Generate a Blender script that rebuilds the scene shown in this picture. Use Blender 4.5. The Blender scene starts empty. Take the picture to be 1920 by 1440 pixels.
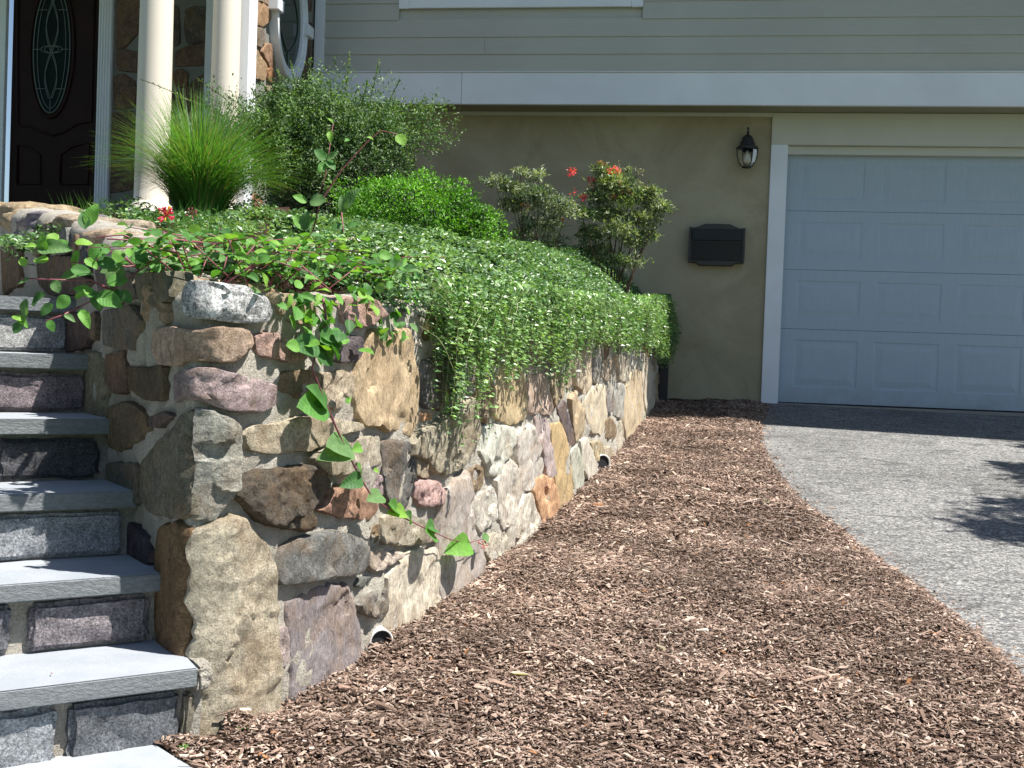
import bpy, bmesh, math, random
import numpy as np
from mathutils import Vector, Matrix, noise
from mathutils.geometry import delaunay_2d_cdt
random.seed(7); rng = np.random.default_rng(7)
R = math.radians
scn = bpy.context.scene
COL = scn.collection

# ------------------------------------------------------------------ camera, light, exposure
FPX, PITCH, ROLL, EYE = 2200.0, 0.0222, 0.036, 0.887
cam_d = bpy.data.cameras.new('camera'); cam = bpy.data.objects.new('camera', cam_d); COL.objects.link(cam)
cam_d.sensor_width = 36.0; cam_d.lens = 36.0 * FPX / 1920.0; cam_d.clip_start = .05; cam_d.clip_end = 600
F_ = np.array([0, math.cos(PITCH), -math.sin(PITCH)]); R0 = np.array([1., 0, 0]); U0 = np.cross(R0, F_)
R_ = R0 * math.cos(ROLL) + U0 * math.sin(ROLL); U_ = -R0 * math.sin(ROLL) + U0 * math.cos(ROLL)
cam.matrix_world = Matrix(((R_[0], U_[0], -F_[0], 0), (R_[1], U_[1], -F_[1], 0), (R_[2], U_[2], -F_[2], EYE), (0, 0, 0, 1)))
scn.camera = cam
SUN_AZ, SUN_EL = R(-18), R(61)       # azimuth measured from +X towards +Y
sd = Vector((math.cos(SUN_AZ) * math.cos(SUN_EL), math.sin(SUN_AZ) * math.cos(SUN_EL), math.sin(SUN_EL)))
wd = bpy.data.worlds.new('World'); scn.world = wd; wd.use_nodes = True
nt = wd.node_tree; nt.nodes.clear()
sky = nt.nodes.new('ShaderNodeTexSky'); sky.sky_type = 'NISHITA'; sky.sun_disc = False
sky.sun_elevation = SUN_EL; sky.sun_rotation = math.pi / 2 - SUN_AZ; sky.air_density = 1.0; sky.dust_density = .6; sky.ozone_density = 1.5
bgn = nt.nodes.new('ShaderNodeBackground'); bgn.inputs['Strength'].default_value = .062
wo = nt.nodes.new('ShaderNodeOutputWorld'); nt.links.new(sky.outputs[0], bgn.inputs[0]); nt.links.new(bgn.outputs[0], wo.inputs[0])
sl = bpy.data.lights.new('sun', 'SUN'); sl.energy = 5.0; sl.angle = R(.53); sl.color = (1, .955, .88)
so = bpy.data.objects.new('sun', sl); COL.objects.link(so); so.rotation_euler = sd.to_track_quat('Z', 'Y').to_euler(); so.location = (6, 2, 12)
scn.view_settings.view_transform = 'Standard'; scn.view_settings.look = 'None'
scn.view_settings.exposure = 1.0; scn.view_settings.gamma = 1.0; scn.view_settings.use_curve_mapping = False

# ------------------------------------------------------------------ geometry of the place
def ray(px, py):
    return F_ + (px - 960) / FPX * R_ - (py - 720) / FPX * U_
def at(px, py, y):                       # the point on a sight line at distance y
    d = ray(px, py); k = y / d[1]; return np.array([d[0] * k, y, EYE + d[2] * k])
GS = .073
def G(x, y):
    return GS * (max(min(y, 14), -3) - 2.73)
def Gv(x, y):
    return GS * (np.clip(y, -3, 14) - 2.73)
def on_ground(px, py, dz=0.):
    d = ray(px, py); k = (EYE + GS * 2.73 - dz) / (GS * d[1] - d[2]); return np.array([d[0] * k, d[1] * k, EYE + d[2] * k])
def fbm(x, y, z, o=3):
    return noise.fractal(Vector((x, y, z)), 1.0, 2.0, o, noise_basis='PERLIN_ORIGINAL')

# ------------------------------------------------------------------ objects
def tag(o, label=None, cat=None, group=None, kind=None):
    for k, v in (('label', label), ('category', cat), ('group', group), ('kind', kind)):
        if v: o[k] = v
    return o
def empty(name, loc, rz=0, **k):
    o = bpy.data.objects.new(name, None); COL.objects.link(o); o.location = loc; o.rotation_euler = (0, 0, rz); o.empty_display_size = .1
    return tag(o, **k)
MW = {}
def link(name, me, mat=None, parent=None, color=None, local=False, **k):
    o = bpy.data.objects.new(name, me); COL.objects.link(o)
    if mat and not me.materials: me.materials.append(mat)
    if parent is not None:
        o.parent = parent
        if not local:                    # mesh given in world coordinates
            L = parent
            M = Matrix.Identity(4)
            chain = []
            while L is not None: chain.append(L); L = L.parent
            for L in reversed(chain): M = M @ Matrix.LocRotScale(L.location, L.rotation_euler, None)
            o.matrix_local = M.inverted() if False else Matrix.Identity(4)
            me.transform(M.inverted()) if me.users == 1 else None
    if color is not None: o.color = (*color, 1)
    return tag(o, **k)
def mesh_np(name, V, Fc, col=None, smooth=False):
    V = np.asarray(V, np.float32); Fc = np.asarray(Fc, np.int32)
    me = bpy.data.meshes.new(name); n = Fc.shape[1]
    me.vertices.add(len(V)); me.vertices.foreach_set('co', V.ravel())
    me.loops.add(Fc.size); me.loops.foreach_set('vertex_index', Fc.ravel())
    me.polygons.add(len(Fc)); me.polygons.foreach_set('loop_start', np.arange(0, Fc.size, n, dtype=np.int32))
    me.polygons.foreach_set('use_smooth', np.full(len(Fc), smooth))
    me.update(calc_edges=True)
    if col is not None:
        a = me.color_attributes.new('Col', 'FLOAT_COLOR', 'POINT')
        c = np.ones((len(V), 4), np.float32); c[:, :3] = col; a.data.foreach_set('color', c.ravel())
    return me
def mesh_py(name, V, Fc, smooth=False):
    me = bpy.data.meshes.new(name); me.from_pydata([tuple(map(float, v)) for v in V], [], Fc); me.update()
    if smooth: me.polygons.foreach_set('use_smooth', [True] * len(me.polygons))
    return me
def box_mesh(name, x0, x1, y0, y1, z0, z1, bev=.004):
    bm = bmesh.new(); bmesh.ops.create_cube(bm, size=1)
    for v in bm.verts: v.co = ((x0 + x1) / 2 + v.co.x * (x1 - x0), (y0 + y1) / 2 + v.co.y * (y1 - y0), (z0 + z1) / 2 + v.co.z * (z1 - z0))
    if bev: bmesh.ops.bevel(bm, geom=bm.edges[:], offset=bev, segments=2, affect='EDGES')
    me = bpy.data.meshes.new(name); bm.to_mesh(me); bm.free(); return me
def tube(pts, r, n=6, closed=False):
    P = [Vector(p) for p in pts]; V = []; Fc = []; m = len(P)
    rr = r if isinstance(r, (list, tuple, np.ndarray)) else [r] * m
    for i, p in enumerate(P):
        if closed: t = P[(i + 1) % m] - P[i - 1]
        else: t = P[min(i + 1, m - 1)] - P[max(i - 1, 0)]
        t = t.normalized() if t.length else Vector((0, 0, 1))
        a = t.orthogonal().normalized() if i == 0 else (a0 - t * a0.dot(t)).normalized()
        a0 = a; b = t.cross(a)
        for k in range(n):
            q = 2 * math.pi * k / n; V.append(p + (a * math.cos(q) + b * math.sin(q)) * rr[i])
    for i in range(m if closed else m - 1):
        for k in range(n):
            j = (i + 1) % m
            Fc.append((i * n + k, i * n + (k + 1) % n, j * n + (k + 1) % n, j * n + k))
    if not closed: Fc += [tuple(range(n))[::-1], tuple((m - 1) * n + k for k in range(n))]
    return V, Fc
def join_vf(lst):
    V = []; Fc = []
    for v, f in lst:
        o = len(V); V += list(v); Fc += [tuple(i + o for i in g) for g in f]
    return V, Fc
def lathe(prof, n=24, x=0, y=0):
    V = []; Fc = []
    for r, z in prof:
        for k in range(n): V.append((x + r * math.cos(2 * math.pi * k / n), y + r * math.sin(2 * math.pi * k / n), z))
    for i in range(len(prof) - 1):
        for k in range(n): Fc.append((i * n + k, i * n + (k + 1) % n, (i + 1) * n + (k + 1) % n, (i + 1) * n + k))
    Fc += [tuple(range(n))[::-1], tuple((len(prof) - 1) * n + k for k in range(n))]
    return V, Fc

# ------------------------------------------------------------------ materials
class N:
    def __init__(s, name):
        s.m = bpy.data.materials.new(name); s.m.use_nodes = True; s.t = s.m.node_tree; s.t.nodes.clear()
        s.out = s.t.nodes.new('ShaderNodeOutputMaterial')
        s.b = s.t.nodes.new('ShaderNodeBsdfPrincipled'); s.l(s.b.outputs[0], s.out.inputs[0])
    def l(s, a, b): s.t.links.new(a, b)
    def n(s, t, **k):
        x = s.t.nodes.new('ShaderNode' + t)
        for a, v in k.items(): setattr(x, a, v)
        return x
    def coord(s, k='Object'): return s.n('TexCoord').outputs[k]
    def noise(s, scale, detail=4, rough=.6, co=None, dist=0., out=0):
        x = s.n('TexNoise'); x.inputs['Scale'].default_value = scale; x.inputs['Detail'].default_value = detail
        x.inputs['Roughness'].default_value = rough; x.inputs['Distortion'].default_value = dist
        s.l(co if co is not None else s.coord(), x.inputs['Vector']); return x.outputs[out]
    def voro(s, scale, co=None, feat='F1', out='Distance', rnd=1.):
        x = s.n('TexVoronoi', feature=feat); x.inputs['Scale'].default_value = scale; x.inputs['Randomness'].default_value = rnd
        s.l(co if co is not None else s.coord(), x.inputs['Vector']); return x.outputs[out]
    def ramp(s, f, stops, interp='LINEAR'):
        x = s.n('ValToRGB'); s.l(f, x.inputs[0]); e = x.color_ramp.elements; x.color_ramp.interpolation = interp
        while len(e) < len(stops): e.new(.5)
        for i, (p, c) in enumerate(stops):
            e[i].position = p; e[i].color = (*c, 1) if isinstance(c, tuple) else (c, c, c, 1)
        return x.outputs[0]
    def mix(s, f, a, b, mode='MIX'):
        x = s.n('Mix', data_type='RGBA', blend_type=mode)
        for v, i in ((f, 0), (a, 6), (b, 7)):
            if isinstance(v, (int, float)): x.inputs[i].default_value = v if i == 0 else (v, v, v, 1)
            elif isinstance(v, tuple): x.inputs[i].default_value = (*v, 1)
            else: s.l(v, x.inputs[i])
        return x.outputs[2]
    def math(s, op, a, b=0.):
        x = s.n('Math', operation=op)
        for v, i in ((a, 0), (b, 1)):
            if isinstance(v, (int, float)): x.inputs[i].default_value = v
            else: s.l(v, x.inputs[i])
        return x.outputs[0]
    def scale(s, co, v):
        x = s.n('Mapping'); x.inputs['Scale'].default_value = v; s.l(co, x.inputs['Vector']); return x.outputs[0]
    def base(s, c): 
        if isinstance(c, tuple): s.b.inputs['Base Color'].default_value = (*c, 1)
        else: s.l(c, s.b.inputs['Base Color'])
        return s
    def rough(s, r, spec=.5):
        if isinstance(r, (int, float)): s.b.inputs['Roughness'].default_value = r
        else: s.l(r, s.b.inputs['Roughness'])
        s.b.inputs['Specular IOR Level'].default_value = spec; return s
    def bump(s, h, st=.5, d=.01, prev=None):
        x = s.n('Bump'); x.inputs['Strength'].default_value = st; x.inputs['Distance'].default_value = d; s.l(h, x.inputs['Height'])
        if prev is not None: s.l(prev, x.inputs['Normal'])
        s.l(x.outputs[0], s.b.inputs['Normal']); return x.outputs[0]

def plain(name, c, rough=.5, bs=0, bd=.002, var=.06, spec=.5, sc=3):
    m = N(name); co = m.coord()
    v = m.noise(sc, 5, .6, co)
    m.base(m.mix(1, c, m.ramp(v, [(.3, 1 - var), (.7, 1 + var * .3)]), 'MULTIPLY')).rough(rough, spec)
    if bs: m.bump(m.noise(bs, 4, .6, co), .5, bd)
    return m.m
def stone_mat(name, speck, contrast, fine=70, grain=(1, 1, 1), bumpd=.008, rust=.25):
    m = N(name); co = m.coord(); oi = m.n('ObjectInfo')
    add = m.n('VectorMath', operation='ADD'); m.l(co, add.inputs[0])
    sc_ = m.n('VectorMath', operation='SCALE'); m.l(oi.outputs['Random'], sc_.inputs['Scale']); sc_.inputs[0].default_value = (37, 61, 53); m.l(sc_.outputs[0], add.inputs[1])
    c1 = add.outputs[0]; g = m.scale(c1, grain)
    big = m.noise(9, 5, .65, c1, .6); mid = m.noise(46, 8, .75, g, .3); fin = m.noise(fine * 3, 4, .8, g)
    c = m.mix(1, oi.outputs['Color'], m.ramp(big, [(.3, 1 - contrast * .5), (.52, 1.0), (.72, 1 + contrast * .45)]), 'MULTIPLY')
    c = m.mix(1, c, m.ramp(mid, [(.3, 1 - contrast), (.5, .98), (.68, 1 + contrast * .75)]), 'MULTIPLY')
    c = m.mix(m.ramp(m.noise(6, 4, .7, c1, .5), [(.46, 0.), (.62, rust * 1.5)]), c, (.30, .185, .09), 'MIX')
    c = m.mix(1, c, m.ramp(fin, [(.32, 1 - speck), (.5, 1.), (.66, 1 + speck)]), 'MULTIPLY')
    c = m.mix(m.ramp(m.noise(21, 6, .8, c1, .8), [(.60, 0.), (.74, .55)]), c, (.075, .06, .045), 'MIX') if speck > .3 else c
    wv = m.mix(.16, c1, m.noise(5, 4, .7, c1, out=1)); ck = m.voro(7.5, wv, feat='DISTANCE_TO_EDGE'); line = m.math('MULTIPLY', m.ramp(ck, [(.0, 1.), (.018, 0.)]), m.ramp(m.noise(4, 3, .6, c1), [(.48, 0.), (.6, 1.)]))
    c = m.mix(m.math('MULTIPLY', line, .6), c, (.05, .04, .03))
    c = m.mix(m.ramp(m.noise(15, 5, .75, c1, 1.2), [(.62, 0.), (.74, .4)]), c, (.62, .57, .47))
    m.base(c).rough(.88, .25)
    b0 = m.bump(line, -.8, .006) ; b1 = m.bump(mid, 1., bumpd * 1.7, b0); m.bump(fin, 1., bumpd * .7, b1)
    return m.m
M = {}
M['stone'] = stone_mat('fieldstone', .42, .6)
M['stone_smooth'] = stone_mat('slab_stone', .3, .34, 60, (1, 1, .35), .006)
M['granite_bw'] = stone_mat('black_and_white_granite', .8, 1.0, 45, (1, 1, 1), .008, .0)
M['granite'] = stone_mat('speckled_granite', .75, .5, 60, (1, 1, 1), .008, .0)
def mk_mortar():
    m = N('mortar'); co = m.coord()
    a = m.noise(7, 6, .7, co, .4); f = m.noise(160, 3, .7, co)
    c = m.ramp(a, [(.3, (.56, .50, .41)), (.5, (.73, .68, .59)), (.72, (.80, .76, .68))])
    m.base(m.mix(1, c, m.ramp(f, [(.3, .82), (.7, 1.12)]), 'MULTIPLY')).rough(.95, .15)
    b = m.bump(m.noise(40, 7, .75, co), 1., .02); m.bump(f, .8, .004, b); return m.m
M['mortar'] = mk_mortar(); M['post_stone'] = plain('dark_stone', (.05, .045, .045), .85, 40, .008, .35)
def mk_bluestone():
    m = N('bluestone'); co = m.coord()
    a = m.noise(3, 5, .65, co, .3); f = m.noise(240, 3, .7, co)
    c = m.ramp(a, [(.3, (.27, .30, .34)), (.55, (.34, .365, .395)), (.75, (.40, .41, .41))])
    m.base(m.mix(1, c, m.ramp(f, [(.3, .86), (.7, 1.1)]), 'MULTIPLY')).rough(.8, .3)
    b = m.bump(m.noise(30, 5, .7, co), .35, .004); m.bump(f, .4, .0015, b); return m.m
M['bluestone'] = mk_bluestone(); M['mortar_dark'] = plain('shade_darkened_mortar', (.2, .2, .18), .95, 60, .006, .2)  # second mortar, darkened so its colour carries the porch shade
def mk_edge():
    m = N('bluestone_edge'); co = m.coord()
    f = m.noise(60, 6, .75, m.scale(co, (1, 1, 2.2)))
    m.base(m.ramp(f, [(.3, (.16, .175, .185)), (.7, (.27, .29, .30))])).rough(.9, .2); m.bump(f, .9, .01); return m.m
M['edge'] = mk_edge()
def mk_asphalt():
    m = N('worn_asphalt'); co = m.coord()
    v = m.voro(100, co, out='Color'); g = m.n('SeparateColor'); m.l(v, g.inputs[0])
    c = m.ramp(g.outputs[0], [(0, .08), (.3, .15), (.6, (.205, .203, .20)), (1, (.38, .375, .36))])
    big = m.noise(1.3, 5, .62, co, .5)
    c = m.mix(1, c, m.ramp(big, [(.3, .74), (.55, .98), (.75, 1.08)]), 'MULTIPLY')
    cr = m.noise(2.6, 8, .82, m.scale(co, (1, 2.0, 1)), 1.6)
    c = m.mix(m.ramp(cr, [(.52, 0.), (.60, .7)]), c, (.06, .06, .062))
    crack = m.voro(1.1, m.mix(.22, co, m.noise(3, 4, .6, co, out=1)), feat='DISTANCE_TO_EDGE')
    c = m.mix(m.ramp(crack, [(.003, .22), (.009, 0.)]), c, (.045, .045, .045))
    m.base(c).rough(.9, .25); m.bump(m.voro(135, co), .9, .004); return m.m
M['asphalt'] = mk_asphalt()
def mk_soil():
    m = N('mulch_base'); co = m.coord()
    f = m.noise(90, 6, .8, m.scale(co, (1, 1.8, 1)), .5)
    m.base(m.ramp(f, [(.3, (.022, .014, .010)), (.52, (.085, .052, .036)), (.72, (.2, .14, .1))])).rough(.95, .1)
    m.bump(f, 1, .02); return m.m
M['soil'] = mk_soil()
def mk_lawn():
    m = N('lawn'); co = m.coord(); f = m.noise(30, 6, .7, co)
    m.base(m.ramp(f, [(.3, (.03, .06, .012)), (.7, (.08, .14, .03))])).rough(.9, .2); m.bump(f, .8, .03); return m.m
M['lawn'] = mk_lawn()
def col_mat(name, rough=.9, bump=0):
    m = N(name); a = m.n('VertexColor'); a.layer_name = 'Col'
    f = m.noise(150, 3, .7)
    m.base(m.mix(1, a.outputs[0], m.ramp(f, [(.3, .7), (.7, 1.15)]), 'MULTIPLY')).rough(rough, .2); return m.m
M['chip'] = col_mat('wood_chip', .92)
M['stem'] = plain('bark_stem', (.11, .075, .05), .85, 60, .003, .3)
M['greenstem'] = plain('green_stem', (.2, .24, .1), .6, 0, 0, .2)
M['redstem'] = plain('red_stem', (.24, .07, .09), .5, 0, 0, .2)
def leaf_mat(name, attr, rough=.42, trans=.28, spec=.5, vein=False):
    m = N(name)
    if attr: a = m.n('VertexColor'); a.layer_name = 'Col'; c = a.outputs[0]
    else: c = m.n('ObjectInfo').outputs['Color']
    if vein:
        co = m.coord(); sx = m.n('SeparateXYZ'); m.l(co, sx.inputs[0])
        ax = m.math('ABSOLUTE', sx.outputs[0])
        u = m.math('SINE', m.math('MULTIPLY', m.math('SUBTRACT', sx.outputs[1], m.math('MULTIPLY', ax, .8)), 52.))
        w = m.math('MAXIMUM', m.ramp(u, [(.86, 0.), (1., 1.)]), m.ramp(ax, [(.008, 1.), (.03, 0.)]))
        c = m.mix(m.math('MULTIPLY', w, .22), c, (.2, .34, .12))
        c = m.mix(1, c, m.ramp(m.noise(5, 3, .6, co), [(.3, .8), (.7, 1.15)]), 'MULTIPLY')
        m.bump(u, .12, .02)
    m.base(c).rough(rough, spec)
    tr = m.n('BsdfTranslucent'); mx = m.n('MixShader'); mx.inputs[0].default_value = trans
    m.l(m.mix(1, c, (1.5, 1.7, .5), 'MULTIPLY'), tr.inputs[0])
    m.l(m.b.outputs[0], mx.inputs[1]); m.l(tr.outputs[0], mx.inputs[2]); m.l(mx.outputs[0], m.out.inputs[0]); return m.m
M['leaf'] = leaf_mat('small_leaf', True, .5, .28, .45)
M['glossleaf'] = leaf_mat('glossy_leaf', True, .34, .25, .6)
M['bigleaf'] = leaf_mat('broad_leaf', False, .55, .3, .3, True)
M['grassblade'] = leaf_mat('grass_blade', True, .5, .3, .4)
M['petal'] = leaf_mat('petal', False, .5, .3, .3)
M['white'] = plain('white_trim_paint', (.80, .83, .88), .5, 0, 0, .09, .4, 2)
M['column'] = plain('cream_column_paint', (.74, .68, .58), .5, 0, 0, .04, .4, 2)
def mk_siding():
    m = N('sage_siding'); co = m.coord()
    f = m.noise(26, 5, .7, m.scale(co, (.25, 1, 3)))
    c = m.mix(1, (.47, .47, .42), m.ramp(m.noise(.9, 4, .6, co), [(.3, .92), (.7, 1.06)]), 'MULTIPLY')
    m.base(m.mix(1, c, m.ramp(f, [(.3, .94), (.7, 1.04)]), 'MULTIPLY')).rough(.6, .35); m.bump(f, .35, .003); return m.m
M['siding'] = mk_siding()
def mk_stucco():
    m = N('tan_stucco'); co = m.coord()
    c = m.ramp(m.noise(1.1, 6, .65, co, .7), [(.28, (.30, .262, .17)), (.55, (.41, .365, .25)), (.78, (.47, .43, .31))])
    st = m.noise(2.2, 6, .7, m.scale(co, (1, 1, .5)), .8)
    c = m.mix(m.ramp(st, [(.56, 0.), (.75, .45)]), c, (.20, .16, .09))
    f = m.noise(110, 4, .7, co)
    m.base(m.mix(1, c, m.ramp(f, [(.3, .9), (.7, 1.07)]), 'MULTIPLY')).rough(.92, .2); m.bump(f, .6, .004); return m.m
M['stucco'] = mk_stucco()
def mk_garage():
    m = N('garage_door_paint'); co = m.coord()
    f = m.noise(40, 5, .7, m.scale(co, (1, 1, .14)))
    sz = m.n('SeparateXYZ'); m.l(co, sz.inputs[0]); st = m.math('MULTIPLY', m.ramp(sz.outputs[2], [(.0, 1.), (.22, 0.)]), m.ramp(m.noise(5, 5, .7, co), [(.4, .1), (.7, .5)]))
    m.base(m.mix(st, m.mix(1, (.40, .48, .56), m.ramp(f, [(.3, .95), (.7, 1.04)]), 'MULTIPLY'), (.16, .15, .13))).rough(.5, .35); m.bump(f, .25, .002); return m.m
M['garage'] = mk_garage()
M['garage_trim'] = plain('garage_trim_paint', (.56, .56, .49), .55, 0, 0, .06)
M['soffit'] = plain('soffit_paint', (.28, .26, .17), .7, 0, 0, .08)
M['dark'] = plain('dark_gap', (.012, .012, .014), .8)
M['wood'] = plain('dark_mahogany', (.022, .008, .006), .5, 0, 0, .3, .15)
M['bronze'] = plain('dark_bronze_metal', (.03, .028, .026), .45, 60, .001, .2)
M['greenmetal'] = plain('dark_green_metal', (.016, .023, .024), .55, 80, .001, .2, .35)
M['browndoor'] = plain('dark_brown_metal', (.019, .016, .014), .55, 80, .001, .2, .35)
M['pvc'] = plain('white_pvc', (.7, .7, .68), .4, 0, 0, .1)
M['roof'] = plain('asphalt_shingle', (.09, .085, .08), .9, 50, .01, .3)
M['concrete'] = plain('concrete', (.3, .28, .25), .9, 60, .003, .2)
def mk_glass(name, c, r=.06):
    m = N(name); m.base(c).rough(r, .6); return m.m
M['pane'] = mk_glass('dark_window_glass', (.03, .045, .042)); M['doorglass'] = plain('door_glass', (.004, .012, .011), .5, 0, 0, .1, .1)
M['came'] = plain('leaded_came', (.10, .135, .12), .35)
def clear_glass():
    m = N('clear_glass'); m.base((.85, .87, .85)).rough(.05); m.b.inputs['Transmission Weight'].default_value = 1; m.b.inputs['IOR'].default_value = 1.15; return m.m
M['clear'] = clear_glass(); M['bulb'] = plain('frosted_bulb', (.6, .56, .48), .4)

# ------------------------------------------------------------------ ground, driveway, mulch
def sheet(name, xs, ys, zf, mat, kind='structure', label=None):
    V = [(x, y, zf(x, y)) for y in ys for x in xs]; nx = len(xs)
    Fc = [(j * nx + i, j * nx + i + 1, (j + 1) * nx + i + 1, (j + 1) * nx + i) for j in range(len(ys) - 1) for i in range(nx - 1)]
    return link(name, mesh_py(name, V, Fc, True), mat, kind=kind, label=label)
sheet('ground', [-250, -60, -20, -6, -3, 0, 3, 6, 20, 60, 250], [-250, -60, -20, -8, -3, 0, 2, 6, 10, 14, 20, 60, 250], lambda x, y: G(x, y) - .06, M['lawn'])
EDGE = [on_ground(*p)[:2] for p in [(1436, 762), (1424, 790), (1420, 830), (1440, 872), (1490, 935), (1565, 990), (1640, 1052), (1700, 1092), (1790, 1165), (1860, 1222), (1925, 1290), (1985, 1400)]]
EDGE.append(np.array([EDGE[-1][0] + .25, 1.6])); EDGE.append(np.array([EDGE[-1][0] + .6, -2.0]))
EDGE = np.array(EDGE)[::-1]             # increasing y
def edge_x(y): return np.interp(y, EDGE[:, 1], EDGE[:, 0])
ys = np.linspace(-2, 13, 160)
V = []; Fc = []
for j, y in enumerate(ys):
    x0 = edge_x(y) - .12
    for i in range(9): x = x0 + (7.6 - x0) * i / 8; V.append((x, y, G(x, y)))
for j in range(len(ys) - 1):
    for i in range(8): Fc.append((j * 9 + i, j * 9 + i + 1, (j + 1) * 9 + i + 1, (j + 1) * 9 + i))
link('driveway', mesh_py('driveway', V, Fc, True), M['asphalt'], kind='structure')

# ------------------------------------------------------------------ wall plan curve
cbase = [(360, 1372), (440, 1340), (520, 1305), (600, 1270), (680, 1225), (760, 1178), (830, 1130), (905, 1088), (960, 1040), (1040, 962), (1085, 918), (1130, 870), (1180, 816), (1225, 768), (1240, 752)]
A = [on_ground(*p)[:2] for p in cbase]
gdir = np.array([-math.sin(.585), math.cos(.585)]); edir = np.array([math.cos(.585), math.sin(.585)])
C0 = A[0] + np.array([.025, .035])
# a smooth convex run: fit the along-wall curve with a low-order polynomial in depth
Aa = np.array(A); tt = (Aa[:, 1] - Aa[0, 1])
pf = np.polyfit(np.sqrt(tt), Aa[:, 0], 3); 
dep = np.concatenate([np.linspace(0, 2, 60), np.linspace(2.05, tt[-1] + .35, 120)])
long_ = np.stack([np.polyval(pf, np.sqrt(dep)), dep + Aa[0, 1]], 1) + np.array([-.03, .03]); long_[:, 0] += .036 * np.exp(-dep / .3)
left_ = [long_[0] + gdir * L for L in np.linspace(3.4, .02, 150)]
CV = np.vstack([left_, long_]); ic = len(left_)
for _ in range(1):
    pass
seg = np.linalg.norm(np.diff(CV, axis=0), axis=1); SS = np.concatenate([[0], np.cumsum(seg)]); SS -= SS[ic]
sg = np.linspace(SS[0], SS[-1], 1600); CX = np.interp(sg, SS, CV[:, 0]); CY = np.interp(sg, SS, CV[:, 1])
k = np.exp(-.5 * (np.arange(-15, 16) / 1.3) ** 2); k /= k.sum()
pad = lambda a: np.concatenate([a[0] + (a[1] - a[0]) * np.arange(-15, 0), a, a[-1] + (a[-1] - a[-2]) * np.arange(1, 16)])
CX = np.convolve(pad(CX), k, 'valid'); CY = np.convolve(pad(CY), k, 'valid')
TX = np.gradient(CX, sg); TY = np.gradient(CY, sg); tl = np.hypot(TX, TY); NX = TY / tl; NY = -TX / tl
SEND = sg[-1]
ZT = [(-3.4, 1.50), (-2.62, 1.44), (-1.88, 1.36), (-1.38, 1.295), (-1.02, 1.24), (-.72, 1.185), (-.45, 1.115), (-.27, 1.07), (-.15, 1.035), (0, 1.0), (.5, 1.03), (1.2, 1.05), (3, 1.10), (SEND, 1.30)]
def ztop(s): return np.interp(s, [a for a, b in ZT], [b for a, b in ZT])
def surf(s, z, h=0.):
    n = np.array([np.interp(s, sg, NX), np.interp(s, sg, NY)]); n /= np.linalg.norm(n)
    return np.array([np.interp(s, sg, CX) + n[0] * h, np.interp(s, sg, CY) + n[1] * h, z])
def hit(px, py, off=0.):
    d = ray(px, py); cr = (CX + NX * off) * d[1] - (CY + NY * off) * d[0]
    idx = np.where(cr[:-1] * cr[1:] <= 0)[0]; best = None
    for i in idx:
        f = cr[i] / (cr[i] - cr[i + 1] + 1e-12); y = CY[i] + (CY[i + 1] - CY[i]) * f + NY[i] * off
        if y > 0 and (best is None or y < best[1]): best = (sg[i] + (sg[i + 1] - sg[i]) * f, y)
    if best is None: return None
    s, y = best; return s, EYE + d[2] * y / d[1]
# ------------------------------------------------------------------ stones
CR = {'P': (0, 0, 1), 'R1': (340, 500, 4.8), 'R2': (560, 600, 4.8), 'R3': (340, 780, 4.8), 'R4': (560, 850, 4.8), 'R5': (760, 700, 4.8), 'R6': (960, 600, 4.8),
      'R7': (60, 560, 4.5), 'C4': (0, 360, 3.2735), 'C5': (0, 760, 2.117), 'C6': (340, 500, 3.4286), 'C7': (340, 860, 3.0), 'C8': (760, 560, 2.667)}
TAN = (.40, .31, .19); CRM = (.52, .46, .36); GRY = (.30, .30, .27); LGR = (.46, .43, .38); DBR = (.10, .08, .06); PUR = (.33, .24, .25); DPU = (.12, .095, .11)
PNK = (.46, .28, .25); RED = (.38, .2, .13); OCH = (.45, .31, .13); GRN = (.36, .38, .31); MAU = (.38, .30, .30); ORG = (.50, .26, .12); BRO = (.24, .17, .10); WHT = (.55, .52, .46); OLV = (.26, .24, .17)
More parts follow.
